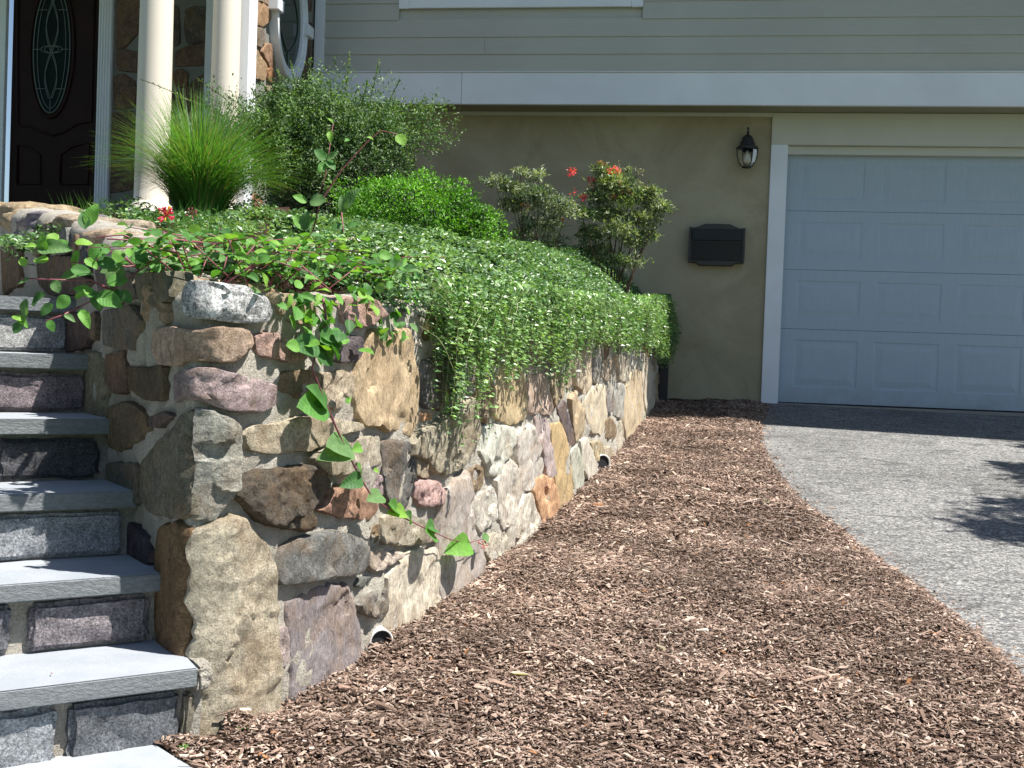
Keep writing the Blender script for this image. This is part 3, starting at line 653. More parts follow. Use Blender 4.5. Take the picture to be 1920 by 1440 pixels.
# mortar lump closing the end of the lowest tread, and the sliver of stone beneath it
fr = [sp(0, .035, .0, 0), sp(0, .075, .02, 0), sp(0, .08, .25, 0), sp(0, .03, .25, 0)]
link('mortar_end', prism(fr, .115, .172, 'mortar_end', .006, .008, 3, 4), M['mortar'], steps)
fr = [sp(0, .012, .02, 0), sp(0, .034, .02, 0), sp(0, .036, .15, 0), sp(0, .012, .15, 0)]
link('riser_block', prism(fr, -.04, .11, 'riser_block', .008, .008, 31, 4), M['stone'], steps, (.34, .31, .24))
# paving slab at the foot
pv = [on_ground(-200, 1490)[:2] * 0 + np.array(sp(0, -1.9, .02, 0)[:2]), np.array(at(283, 1397, 2.60)[:2]), np.array(at(378, 1442, 2.42)[:2]), np.array(at(640, 1600, 2.0)[:2]), np.array([-1.8, 1.3])]
link('paving_slab', prism(pv, -.06, .004, 'paving_slab', .004, .0015, 4, 3), M['bluestone'], None, kind='structure', label='pale bluestone paving slab at the foot of the steps')
# ------------------------------------------------------------------ mulch
def wall_x(y): return np.interp(y, CY[np.searchsorted(sg, 0):], CX[np.searchsorted(sg, 0):])
pe0, pe1 = pv[1], pv[2]; psl = (pe1[0] - pe0[0]) / (pe1[1] - pe0[1])
def mul_left(y):
    y = np.asarray(y, float); near = pe0[0] + (y - pe0[1]) * psl + .004
    st = CS[0] + .09 + (y - CS[1]) * -.2
    return np.where(y < pe0[1], near, np.where(y < CY[np.searchsorted(sg, 0)] + .02, st, wall_x(y) - .02))
def mulch_h(x, y):                       # soft humps, thinning out over the edge of the asphalt, heaped to the wall foot
    e = edge_x(y) - x; w = np.clip(x - wall_x(y), 0, 1)
    return .022 * np.clip(e / .14 + .35, 0, 1) + (.010 * np.exp(-w / .08) - .038 * np.exp(-w / .35)) * (y > 2.75) + .012 * np.sin(x * 11 + y * 3.7 + 2 * np.sin(y * 2.1)) * np.sin(y * 8.3 - x * 5.7) * np.clip(e / .3, 0, 1) + .009 * np.sin(x * 5.1 + y * 2.3) * np.sin(y * 4.3 - x * 1.7) * np.clip(e / .3, 0, 1)
ys = np.concatenate([np.arange(1.6, 6, .03), np.arange(6, 10.6, .08)]); nx = 70; V = []; Fc = []
for y in ys:
    a, b_ = float(mul_left(y)), float(edge_x(y)) + .03
    for i in range(nx):
        x = a + (b_ - a) * i / (nx - 1); V.append((x, y, G(x, y) + float(mulch_h(x, y)) + fbm(x * 14, y * 14, 0) * .006 - (.012 if i == nx - 1 else 0)))
for j in range(len(ys) - 1):
    for i in range(nx - 1): Fc.append((j * nx + i, j * nx + i + 1, (j + 1) * nx + i + 1, (j + 1) * nx + i))
link('mulch_bed', mesh_py('mulch_bed', V, Fc, True), M['soil'], kind='structure')
def basis(D, Nn):
    D = D / (np.linalg.norm(D, axis=1, keepdims=True) + 1e-9); X = np.cross(D, Nn); X /= (np.linalg.norm(X, axis=1, keepdims=True) + 1e-9); Z = np.cross(X, D); return X, D, Z
def scatter(P, D, Nn, sx, sy, sz, tv, tf):
    X, Y, Z = basis(D, Nn); tv = np.array(tv, float)
    V = (P[:, None, :] + tv[None, :, 0, None] * (X * sx[:, None])[:, None, :] + tv[None, :, 1, None] * (Y * sy[:, None])[:, None, :] + tv[None, :, 2, None] * (Z * sz[:, None])[:, None, :])
    n, k = V.shape[:2]; Fc = (np.array(tf)[None] + (np.arange(n) * k)[:, None, None]).reshape(-1, len(tf[0]))
    return V.reshape(-1, 3), Fc
def chips(n, y0, y1, dens_pow=1.):
    u = rng.random(n); y = y0 + (y1 - y0) * u ** dens_pow
    a = mul_left(y); b_ = edge_x(y) + .03 + np.abs(rng.normal(0, .07, n)) * (rng.random(n) < .4); x = a + (b_ - a) * rng.random(n)
    return x, y
cx1, cy1 = chips(125000, 2.15, 4.8, 1.0); cx2, cy2 = chips(75000, 4.8, 10.4, 1.15)
x = np.concatenate([cx1, cx2]); y = np.concatenate([cy1, cy2]); n = len(x)
ext = np.maximum(0, x - edge_x(y)); keep = rng.random(n) < np.where(ext > .03, .75, 1); x, y = x[keep], y[keep]; n = len(x)
z = Gv(x, y) + mulch_h(x, y) + rng.random(n) * .012 * (x < edge_x(y)) + .001
ang = rng.random(n) * 6.283; D = np.stack([np.cos(ang), np.sin(ang), rng.normal(0, .28, n)], 1); Nn = np.stack([rng.normal(0, .4, n), rng.normal(0, .4, n), np.ones(n)], 1)
ln = np.clip(rng.lognormal(-4.75, .58, n), .004, .05) * (1 + .4 * (y > 5)); wd_ = ln * rng.uniform(.12, .40, n); wd_ = np.clip(wd_, .0014, .0065)
big = rng.random(n) < .035; ln[big] *= 2.3; wd_[big] *= 1.7
tone = rng.random(n); c = np.empty((n, 3))
lo = np.array([.11, .076, .062]); md = np.array([.26, .19, .155]); hi = np.array([.46, .375, .32]); wh = np.array([.6, .53, .46])
t1 = np.clip(tone / .5, 0, 1)[:, None]; c = lo * (1 - t1) + md * t1
t2 = np.clip((tone - .5) / .42, 0, 1)[:, None]; c = c * (1 - t2) + hi * t2; c[tone > .962] = wh; c[(tone > .70) & (tone < .704)] = (.3, .15, .07); pn = np.array([fbm(a * 2.2, b_ * 2.2, 7) + .7 * fbm(a * 7, b_ * 7, 2) for a, b_ in zip(x, y)])[:, None]; c = c * np.clip(1.06 + pn * .5, .6, 1.4)
c *= rng.uniform(.8, 1.15, (n, 1)) * np.array([.96, .905, .86])
tv = [(-.5, -.5, 0), (.5, -.42, 0), (.35, .5, 0), (-.4, .42, 0), (-.35, -.4, .3), (.4, -.3, .36), (.2, .4, .3), (-.3, .32, .4)]
tf = [(4, 5, 6, 7), (0, 1, 5, 4), (1, 2, 6, 5), (2, 3, 7, 6), (3, 0, 4, 7)]
tw = rng.random(n) < .0022; ln[tw] = rng.uniform(.05, .11, tw.sum()); wd_[tw] = .003; c[tw] = (.2, .14, .1); z[tw] += .008
V, Fc = scatter(np.stack([x, y, z], 1), D, Nn, wd_ * 1.3, ln, wd_ * .9, tv, tf)
link('mulch_chips', mesh_np('mulch_chips', V, Fc, np.repeat(c, 8, 0)), M['chip'], kind='stuff', label='brown shredded wood mulch between the stone wall and the driveway', cat='mulch')

# ------------------------------------------------------------------ the house (local frame: +X along the front, +Y into the house)
AL = .148
Hg = on_ground(1475, 757); HU = np.array([math.cos(AL), -math.sin(AL)]); HV = np.array([math.sin(AL), math.cos(AL)])
house = empty('house', (Hg[0], Hg[1], Hg[2]), -AL, label='two-storey house with sage lap siding over tan stucco and a stone-faced porch', cat='house')
def FL(px, py, off=0.):                  # sight line meets the plane that stands `off` in front of the garage wall
    d = ray(px, py); o = np.array([0, 0, EYE]) - Hg; k = (-off - o[:2] @ HV) / (d[:2] @ HV); p = o + d * k; return p[:2] @ HU, p[2]
def SL(px, py, a):                       # sight line meets the side plane at x = a
    d = ray(px, py); o = np.array([0, 0, EYE]) - Hg; k = (a - o[:2] @ HU) / (d[:2] @ HU); p = o + d * k; return p[:2] @ HV, p[2]
def hbox(name, a0, a1, o0, o1, z0, z1, mat, parent=None, bev=.003, **k):      # o = distance in front of the garage wall
    return link(name, box_mesh(name, a0, a1, -max(o0, o1), -min(o0, o1), z0, z1, bev), M[mat], parent or house, local=True, **k)
CANT = .38
aR = 5.9
zt0 = FL(1300, 197.5, CANT)[1]; zt1 = FL(1300, 137, CANT)[1]; ze = .1524
aL = FL(594, 100, CANT)[0]; aE = FL(590, 100, CANT)[0]
aj = FL(866, 170, CANT)[0]
hbox('trim_board', aL - .05, aj - .0015, CANT, CANT + .022, zt0, zt1, 'white'); hbox('trim_board', aj + .0015, aR, CANT, CANT + .022, zt0, zt1, 'white')
hbox('drip_cap', aL, aR, CANT, CANT + .035, zt1 + .001, zt1 + .011, 'white')
wa0, wz0 = FL(749, 18, CANT); wa1 = FL(1206, 5, CANT)[0]
NC = 23
def course(k, a0, a1):
    z0 = zt1 + .012 + ze * (k - 0); z1 = z0 + ze + .012
    V = [(a, y, z) for a in (a0, a1) for (y, z) in ((-(CANT + .016), z0), (-(CANT + .005), z1), (-(CANT - .012), z1), (-(CANT - .012), z0))]
    Fc = [(0, 4, 5, 1), (1, 5, 6, 2), (2, 6, 7, 3), (3, 7, 4, 0), (0, 1, 2, 3), (7, 6, 5, 4)]
    link('siding_board', mesh_py('siding_board', V, Fc), M['siding'], house, local=True)
js = {1: [FL(909, 90, CANT)[0]], 3: [FL(1095, 25, CANT)[0]], 0: [3.2], 2: [2.2], 5: [-2.2], 6: [1.9]}
wtop = wz0 + 1.35; wbot = wz0
for k_ in range(NC):
    cuts = [aL + .07] + js.get(k_, [(-1) ** k_ * 1.1 + 1]) + [aR]; cuts = sorted(cuts)
    for a0, a1 in zip(cuts[:-1], cuts[1:]):
        z0 = zt1 + .012 + ze * k_
        if z0 + ze > wbot + .01 and z0 < wtop:
            for b0, b1 in ((a0, min(a1, wa0)), (max(a0, wa1), a1)):
                if b1 - b0 > .02: course(k_, b0 + .001, b1 - .001)
        else: course(k_, a0 + .001, a1 - .001)
hbox('backing_wall', aL, aR, CANT - .02, CANT - .15, zt0 + .02, zt1 + ze * NC, 'siding', bev=0)
EZ = zt1 + ze * NC
# upper window, of which the photo shows the bottom trim
w = hbox('window', wa0 + .09, wa1 - .09, CANT - .01, CANT + .0, wz0 + .12, wtop - .1, 'pane', bev=0, label='wide upper window with white trim')
f1 = FL(768, 10, CANT)[0]; f2 = FL(1185, 3, CANT)[0]
for nm, a0, a1, z0, z1 in (('sill', f1 + .002, f2 - .002, wz0 + .004, wz0 + .12), ('frame', wa0, f1, wz0, wtop), ('frame', f2, wa1, wz0, wtop), ('frame', f1 + .002, f2 - .002, wtop - .1, wtop), ('frame', (f1 + f2) / 2 - .03, (f1 + f2) / 2 + .03, wz0 + .122, wtop - .102)):
    hbox(nm, a0, a1, CANT + .002, CANT + .03, z0, z1, 'white', w)
hbox('corner_board', aL - .02, aL + .07, CANT - .01, CANT + .026, zt1 + .012, EZ, 'white')
# stucco wall, soffit, small moulding
zs = zt0 + .015
hbox('stucco_wall', -6.8, -.155, 0, -.15, -.5, zs, 'stucco', bev=0)
hbox('soffit', aL, aR, -.1, CANT - .003, zs, zs + .02, 'soffit', bev=0)
hbox('trim_lip', aL, aR, CANT - .03, CANT + .001, zt0 + .001, zs + .0, 'white', bev=0)
hbox('moulding', aL, -.16, .003, .028, zs - .035, zs - .001, 'garage_trim')
# garage surround
g0 = FL(1441, 400, .03)[0]; g1 = FL(1478, 272, .03)[0]; zh = FL(1478, 271, .03)[1]
hbox('garage_jamb', g0, g1, -.05, .03, -.03, zh - .001, 'white'); hbox('garage_jamb', g1 + 4.90, g1 + 5.07, -.05, .03, -.03, zh - .001, 'white')
hbox('garage_header', g0, g1 + 5.07, -.05, .03, zh, zs - .002, 'garage_trim'); 
hbox('header_lip', g0 + .01, g1 + 5.06, .031, .04, zs - .05, zs - .004, 'garage_trim')
hbox('door_stop', g1, g1 + 4.9, -.09, -.03, zh - .075, zh - .002, 'garage_trim')
hbox('garage_sill', g1 - .02, g1 + 4.92, -.3, .06, -.2, .0, 'concrete')
DO = -.10
gd = hbox('garage_door', g1, g1 + 4.9, DO - .05, DO - .06, 0, zh, 'dark', bev=0, label='pale blue-grey sectional garage door with raised panels')
zl = [.012] + [FL(1478, q, DO)[1] for q in (616, 505, 395)] + [zh]
px_ = [FL(q, 690, DO)[0] for q in (1487, 1607, 1637)]; pitch = px_[2] - px_[0]; pw = px_[1] - px_[0]
def raised_panel(a0, a1, z0, z1):
    V = []; st = [(0, 0), (.010, .005), (.03, .005), (.075, -.001)]
    for ins, dy in st:
        V += [(a0 + ins, -DO + dy, z0 + ins), (a1 - ins, -DO + dy, z0 + ins), (a1 - ins, -DO + dy, z1 - ins), (a0 + ins, -DO + dy, z1 - ins)]
    Fc = [(r * 4 + i, r * 4 + (i + 1) % 4, r * 4 + 4 + (i + 1) % 4, r * 4 + 4 + i) for r in range(3) for i in range(4)] + [(12, 13, 14, 15)]
    link('raised_panel', mesh_py('raised_panel', V, Fc), M['garage'], gd, local=True)
for k_ in range(4):
    z0, z1 = zl[k_] + .0015, zl[k_ + 1] - .0015; hgt = z1 - z0
    p0, p1 = z0 + .10, z1 - .095
    if k_ == 0: p0 = z0 + .14; 
    if k_ == 3: p1 = zh - .14 + .02
    # the section is a sheet with rectangular openings for its panels
    ax = [g1 + .003]; 
    for j in range(7):
        q = px_[0] + pitch * j; ax += [q, q + pw]
    ax += [g1 + 4.897]; zz = [z0, p0, p1, z1]; V = []; Fc = []
    for zq in zz:
        for a in ax: V.append((a, -DO, zq))
    na = len(ax)
    for r in range(3):
        for i in range(na - 1):
            if r == 1 and i % 2 == 1: continue
            Fc.append((r * na + i, r * na + i + 1, (r + 1) * na + i + 1, (r + 1) * na + i))
    bz = len(V)
    for zq in (z0, z1):
        for a in (ax[0], ax[-1]): V.append((a, -DO + .04, zq))
    Fc += [(bz, bz + 1, na - 1, 0), (3 * na, 4 * na - 1, bz + 3, bz + 2)]
    link('door_section', mesh_py('door_section', V, Fc), M['garage'], gd, local=True)
    for j in range(7): q = px_[0] + pitch * j; raised_panel(q, q + pw, p0, p1)
hbox('bottom_seal', g1 + .003, g1 + 4.897, DO - .03, DO + .004, -.0, .011, 'dark', gd, bev=0)
# upper roof and eave
V = [(aL - .3, -1.6, EZ), (aR + .3, -2.5, EZ), (aR + .3, 3.6, EZ + 2.2), (aL - .3, 3.6, EZ + 2.2)]; V += [(a, b_, c_ + .16) for a, b_, c_ in V]
V += [(aR + .3, 8, EZ), (aL - .3, 8, EZ)]
link('roof', mesh_py('roof', V, [(0, 1, 2, 3), (4, 5, 6, 7), (0, 1, 5, 4), (1, 2, 6, 5), (3, 0, 4, 7), (2, 8, 9, 3), (6, 8, 9, 7)]), M['roof'], house, local=True)
hbox('side_wall', aR - .02, aR, CANT - .16, -8, -.3, EZ + .3, 'siding', bev=0)
# ---- entry block: return wall facing right with the oval window, corner post, columns, porch
OF = -SL(463, 100, aE)[0]               # how far the block stands forward
ret = hbox('return_wall', aE - .15, aE - .02, CANT - .4, OF - .02, .3, EZ, 'mortar_dark', bev=0, label='stone-faced side wall of the entry')
c0 = FL(447, 100, OF)[0]
hbox('corner_post', c0, aE + .012, OF - .17, OF, .4, EZ, 'white')
hbox('entry_front_wall', c0 - .26, c0 - .002, OF - .25, OF - .12, .4, EZ, 'white')
def sfS(aa):
    return lambda s, z, h=0.: np.array([aa + h, s, z])
def sfF(off):
    return lambda s, z, h=0.: np.array([s, -off - h, z])
def trace_side(pts, ox, oy, k_): return [SL(ox + x / k_, oy + y / k_, aE + .02) for x, y in pts]
W = (460, 0, 7.2)
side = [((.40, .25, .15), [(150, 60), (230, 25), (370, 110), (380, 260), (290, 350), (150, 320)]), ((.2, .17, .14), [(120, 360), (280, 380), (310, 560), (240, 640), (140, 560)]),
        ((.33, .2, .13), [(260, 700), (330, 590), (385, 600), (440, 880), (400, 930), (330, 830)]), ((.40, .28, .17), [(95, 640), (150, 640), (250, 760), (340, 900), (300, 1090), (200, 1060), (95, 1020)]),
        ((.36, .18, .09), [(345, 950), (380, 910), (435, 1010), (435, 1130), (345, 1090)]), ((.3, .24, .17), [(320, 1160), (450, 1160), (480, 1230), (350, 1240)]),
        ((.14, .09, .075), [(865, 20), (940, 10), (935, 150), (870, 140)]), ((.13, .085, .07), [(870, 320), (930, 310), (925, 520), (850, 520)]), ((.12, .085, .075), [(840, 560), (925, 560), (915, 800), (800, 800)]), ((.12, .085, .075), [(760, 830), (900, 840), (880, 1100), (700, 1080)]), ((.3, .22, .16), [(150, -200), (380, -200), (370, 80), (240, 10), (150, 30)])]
for i, (colr, pts) in enumerate(side):
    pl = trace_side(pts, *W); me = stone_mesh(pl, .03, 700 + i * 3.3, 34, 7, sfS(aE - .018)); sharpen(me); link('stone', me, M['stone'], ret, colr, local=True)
    
rr = random.Random(3)
for i in range(26):                      # rest of that side, above and below the part in view
    o = -rr.uniform(.55, OF - .3); z = rr.choice([rr.uniform(.5, 1.9), rr.uniform(3.9, 5.0)]); w_, h_ = rr.uniform(.1, .2), rr.uniform(.08, .16)
    pl = [(o + math.cos(q) * w_ * .9, z + math.sin(q) * h_) for q in np.arange(0, 6.2, .9)]
    me = stone_mesh(pl, .03, 800 + i, 24, 6, sfS(aE - .018)); link('stone', me, M['stone'], ret, rr.choice([TAN, BRO, RED, OCH]), local=True)
# oval window on the return wall
kl = SL(520, 13, aE + .05); kr = SL(577, 57, aE + .05); kb = SL(547, 156, aE + .05)
oc = ((kl[0] + kr[0]) / 2, (kl[1] + kr[1]) / 2); ow = abs(kr[0] - kl[0]) / 2; oh = oc[1] - kb[1]
ov = empty('oval_window', (0, 0, 0)); ov.parent = house
def ring(name, f0, f1, h0, h1, mat, parent, n=64, e0=0, e1=0):
    V = []; Fc = []
    for k_ in range(n):
        q = k_ / n * 6.2832; cy_, cz_ = math.cos(q), math.sin(q)
        for (f, e, h) in ((f0, e0, -.02), (f0, e0, h0), (f1, e1, h1), (f1, e1, -.02)):
            V.append((aE + h, oc[0] + cy_ * (ow * f + e), oc[1] + cz_ * (oh * f + e)))
    for k_ in range(n):
        j = (k_ + 1) % n
        for i in range(3): Fc.append((k_ * 4 + i, j * 4 + i, j * 4 + i + 1, k_ * 4 + i + 1))
    return link(name, mesh_py(name, V, Fc), M[mat], parent, local=True)
ring('frame', 1.0, .93, .055, .06, 'white', ov); ring('frame', .925, .86, .045, .05, 'white', ov); ring('sash', .855, .78, .03, .035, 'white', ov)
V = [(aE + .012, oc[0] + math.cos(q) * ow * .79, oc[1] + math.sin(q) * oh * .79) for q in np.arange(0, 6.28, .1)]
link('pane', mesh_py('pane', V, [tuple(range(len(V)))]), M['pane'], ov, local=True)
for sg_ in (-1, 1):
    pts = [(aE + .018, oc[0] + sg_ * ow * (.62 - .55 * t * t), oc[1] + t * oh * .52) for t in np.linspace(-1, 1, 20)]
    v, f = tube(pts, .007, 6); link('came', mesh_py('came', v, f, True), M['came'], ov, local=True)
for sg_ in (-1, 1):
    pts = [(aE + .018, oc[0], oc[1] + sg_ * oh * t) for t in (.52, .78)]; v, f = tube(pts, .007, 6); link('came', mesh_py('came', v, f), M['came'], ov, local=True)
for cy_, cz_, ry, rz in ((oc[0] - ow, oc[1], .07, .05), (oc[0] + ow, oc[1], .07, .05), (oc[0], oc[1] + oh, .05, .07), (oc[0], oc[1] - oh, .05, .07)):
    link('keystone', box_mesh('keystone', aE - .01, aE + .085, cy_ - ry, cy_ + ry, cz_ - rz, cz_ + rz, .006), M['white'], ov, local=True)
# columns
def column(px0, px1, ytop, off, z0, label):
    a0, _ = FL(px0, ytop, off); a1, _ = FL(px1, ytop, off); ca = (a0 + a1) / 2; r = (a1 - a0) / 2
    prof = [(r * 1.55, z0), (r * 1.55, z0 + .06), (r * 1.35, z0 + .07), (r * 1.38, z0 + .11), (r * 1.2, z0 + .12)]
    for i in range(12): t = i / 11; prof.append((r * (1.13 - .13 * t ** 1.6), z0 + .14 + t * 2.8))
    v, f = lathe(prof, 40, ca, -off); return link('column', mesh_py('column', v, f, True), M['column'], house, local=True, label=label), ca
PZ = FL(100, 404, 2.5)[1]                 # porch floor
_, ca1 = column(268, 321, 0, 2.32, PZ, 'round cream column in front of the porch'); column(404, 449, 0, 2.14, PZ, 'round cream column beside the corner post')
BO = .6                                  # porch back wall
bw = hbox('porch_wall', FL(181, 150, BO + .03)[0] + .01, c0, BO - .15, BO - .02, PZ - .6, PZ + 3, 'mortar_dark', bev=0, label='shaded stone wall behind the porch')
K = 3.0
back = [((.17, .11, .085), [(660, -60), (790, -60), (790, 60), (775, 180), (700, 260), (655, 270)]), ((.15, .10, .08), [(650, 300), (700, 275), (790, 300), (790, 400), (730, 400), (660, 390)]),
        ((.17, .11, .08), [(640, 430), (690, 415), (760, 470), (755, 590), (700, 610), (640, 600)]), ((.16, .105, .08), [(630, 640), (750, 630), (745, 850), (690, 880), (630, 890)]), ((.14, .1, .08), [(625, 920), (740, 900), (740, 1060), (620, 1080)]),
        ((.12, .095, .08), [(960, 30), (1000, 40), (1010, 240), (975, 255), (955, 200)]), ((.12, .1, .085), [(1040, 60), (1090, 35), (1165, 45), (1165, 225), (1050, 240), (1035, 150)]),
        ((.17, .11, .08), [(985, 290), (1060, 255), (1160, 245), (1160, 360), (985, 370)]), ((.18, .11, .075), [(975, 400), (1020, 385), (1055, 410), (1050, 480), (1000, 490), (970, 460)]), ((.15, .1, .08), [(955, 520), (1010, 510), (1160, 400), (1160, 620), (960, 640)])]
for i, (colr, pts) in enumerate(back):
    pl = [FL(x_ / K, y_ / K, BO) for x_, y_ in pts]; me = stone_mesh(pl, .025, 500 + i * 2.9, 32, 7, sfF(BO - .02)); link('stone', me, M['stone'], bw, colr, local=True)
tl0, tl1 = FL(385, 60, BO + .05)[0], FL(404, 60, BO + .05)[0]
hbox('pilaster', tl0, tl1 + .1, BO - .02, BO + .05, PZ, PZ + 3, 'white')
# fluted casing right of the door
p0, p1 = FL(181, 150, BO + .03)[0], FL(207, 150, BO + .03)[0]
pl_ = hbox('door_casing', p0, p1, BO - .02, BO + .02, PZ, PZ + 3, 'white', label='fluted white casing beside the front door')
nf = 5
for k_ in range(nf): a = p0 + (p1 - p0) * (k_ + .5) / nf; hbox('flute', a - .008, a + .008, BO + .0215, BO + .03, PZ + .02, PZ + 2.9, 'white', pl_, .003)
hbox('door_casing', FL(-22, 100, BO)[0], FL(13, 100, BO)[0], BO - .02, BO + .03, PZ, PZ + 3, 'white')
# front door with oval light
d0, d1 = FL(17, 150, BO)[0], p0 - .01
door = hbox('front_door', d0, d1, BO - .1, BO - .04, PZ + .01, PZ + 2.9, 'wood', label='dark mahogany front door with an oval leaded light')
dc = FL(98, 93, BO - .04); dbt = FL(92, 212, BO - .04)[1]; dh = dc[1] - dbt; dw = (FL(143, 93, BO - .04)[0] - FL(71, 93, BO - .04)[0]) / 2 * .95
O1 = BO - .04
V = [(dc[0] + math.cos(q) * dw, -O1 - .004, dc[1] + math.sin(q) * dh) for q in np.arange(0, 6.28, .1)]
link('glass', mesh_py('glass', V, [tuple(range(len(V)))]), M['doorglass'], door, local=True)
def came(fx, r=.0045, closed=False):
    v, f = tube([(dc[0] + a * dw, -O1 - .010, dc[1] + b_ * dh) for a, b_ in fx], r, 6, closed); link('came', mesh_py('came', v, f, True), M['came'], door, local=True)
came([(math.cos(q), math.sin(q)) for q in np.linspace(0, 6.28, 60)[:-1]], .006, True)
came([(.78 * math.cos(q), .93 * math.sin(q)) for q in np.linspace(0, 6.28, 60)[:-1]], .004, True)
for s_ in (-1, 1):
    for o_ in (0, .09):
        came([(s_ * .32 * math.sin(t * math.pi * 1.0) + s_ * o_ * math.cos(t * 3.14) , t * .78) for t in np.linspace(-1, 1, 50)], .004)
    came([(.45 * math.cos(q) * 1.1 + s_ * .1, .035 * math.sin(q) * 1.6) for q in np.linspace(0, 6.28, 30)[:-1]], .004, True)
for z_ in (-.62, 0, .62): came([(-math.sqrt(1 - z_ * z_) * 1.05, z_), (-.3 if z_ else -.5, z_)], .004); came([(.3 if z_ else .5, z_), (math.sqrt(1 - z_ * z_) * 1.05, z_)], .004)
came([(0, -1), (0, -.78)]); came([(0, .78), (0, 1)])
fr_ = [(dc[0] + math.cos(q) * dw * 1.2, -O1 - .004, dc[1] + math.sin(q) * dh * 1.07) for q in np.linspace(0, 6.28, 60)[:-1]]
v, f = tube(fr_, .016, 8, True); link('oval_moulding', mesh_py('oval_moulding', v, f, True), M['wood'], door, local=True)
def dm(pts, r=.012): 
    v, f = tube([(FL(x_, y_, O1)[0], -O1 - .004, FL(x_, y_, O1)[1]) for x_, y_ in pts], r, 8); link('moulding', mesh_py('moulding', v, f, True), M['wood'], door, local=True)
dm([(35, 0), (33, 120), (34, 235), (60, 238), (80, 248), (100, 254), (120, 248), (145, 232), (172, 228), (174, 120), (178, 0)])
dm([(33, 345), (33, 272), (50, 274), (75, 290), (76, 345), (33, 345)]); dm([(113, 345), (114, 290), (135, 275), (168, 268), (165, 345), (113, 345)])
# porch floor, roof
hbox('porch_floor', FL(-60, 100, BO)[0] - .5, c0 - .02, BO, 2.5, PZ - .14, PZ - .001, 'concrete')
hbox('porch_roof', FL(-60, 100, BO)[0] - 1.2, ca1 + .2, BO - .1, 2.6, PZ + 2.95, PZ + 3.2, 'white')
hbox('entry_roof', ca1 + .2, aE + .2, -1, OF + .15, EZ, EZ + .2, 'roof')
for k_ in range(3): hbox('porch_step', FL(-60, 100, BO)[0] - .5, ca1 + .3, 2.51 + .3 * k_, 2.8 + .3 * k_, PZ - .9, PZ - .155 - .16 * k_, 'concrete')
hbox('garage_floor', -6, aR, -.3, -6, -.3, .0, 'concrete', bev=0)

# wall lantern
lw = lambda a, off, z: tuple(np.array([Hg[0], Hg[1], Hg[2]]) + np.append(HU * a - HV * off, z))
la, lzt = FL(1403, 238, .13); lzb = FL(1403, 315, .13)[1]; LH = lzt - lzb
lan = empty('wall_lantern', lw(la, .13, lzb), -AL, label='dark bronze glass lantern mounted on the tan wall beside the garage door', cat='lantern')
lr = (FL(1425, 282, .13)[0] - FL(1382, 282, .13)[0]) / 2
def lp(name, vf, mat, sm=True): return link(name, mesh_py(name, vf[0], vf[1], sm), M[mat], lan, local=True)
s = LH
lp('finial', lathe([(.002, s), (.008, s * .985), (.011, s * .95), (.006, s * .92), (.012, s * .88), (.012, s * .83), (.02, s * .80)], 12), 'bronze')
lp('cap', lathe([(.02, s * .80), (.03, s * .78), (.045, s * .74), (lr * .62, s * .62), (lr * .72, s * .55)], 12), 'bronze', False)
lp('brim', lathe([(lr * .7, s * .555), (lr * .98, s * .50), (lr, s * .47), (lr * .95, s * .45), (lr * .8, s * .44)], 12), 'bronze', False)
lp('base', lathe([(lr * .1, -.004), (lr * .42, 0), (lr * .46, .012), (lr * .4, .016)], 12), 'bronze')
gp = [(lr * .88, s * .44), (lr * .86, s * .3), (lr * .72, s * .14), (lr * .44, .012)]
lp('glass', lathe(gp, 6), 'clear', False)
for k_ in range(6):
    q = k_ / 6 * 6.2832; lp('rib', tube([((r_ + .002) * math.cos(q), (r_ + .002) * math.sin(q), z_) for r_, z_ in gp], .0035, 5), 'bronze')
lp('bulb', lathe([(.012, s * .42), (.016, s * .36), (.033, s * .28), (.036, s * .16), (.02, s * .08)], 16), 'bulb')
lp('arm', tube([(0, .0, s * .88), (0, .05, s * .93), (0, .10, s * .86), (0, .125, s * .7)], .007, 8), 'bronze')
lp('back_plate', (box_v := (lambda b: ([tuple(v.co) for v in b.vertices], [tuple(p.vertices) for p in b.polygons]))(box_mesh('t', -.045, .045, .11, .129, s * .45, s * .82, .004))), 'bronze', False)
# mailbox
m0, mz0 = FL(1291, 491, .1); m1, mz1 = FL(1397, 428, .1); mh = mz1 - mz0; mw = m1 - m0; mb_ = empty('mailbox', lw((m0 + m1) / 2, 0, mz0), -AL, label='dark green wall-mounted mailbox with a scalloped top on the stucco wall', cat='mailbox')
def mprism(name, pts, y0, y1, mat, bev=.003):
    bm = bmesh.new(); vs = [bm.verts.new((x_, y0, z_)) for x_, z_ in pts] + [bm.verts.new((x_, y1, z_)) for x_, z_ in pts]; n_ = len(pts)
    bm.faces.new(vs[:n_]); bm.faces.new(vs[n_:][::-1])
    for i in range(n_): bm.faces.new((vs[i], vs[n_ + i], vs[n_ + (i + 1) % n_], vs[(i + 1) % n_]))
    bmesh.ops.recalc_face_normals(bm, faces=bm.faces[:])
    if bev: bmesh.ops.bevel(bm, geom=bm.edges[:], offset=bev, segments=1, affect='EDGES')
    me = bpy.data.meshes.new(name); bm.to_mesh(me); bm.free(); return link(name, me, M[mat], mb_, local=True)
hw = mw / 2
prof = [(-hw, 0), (-hw * .72, 0), (-hw * .6, -.025), (hw * .6, -.025), (hw * .72, 0), (hw, 0), (hw, mh), (hw * .78, mh), (hw * .62, mh + .018), (hw * .45, mh + .034), (0, mh + .036), (-hw * .45, mh + .034), (-hw * .62, mh + .018), (-hw * .78, mh), (-hw, mh)]
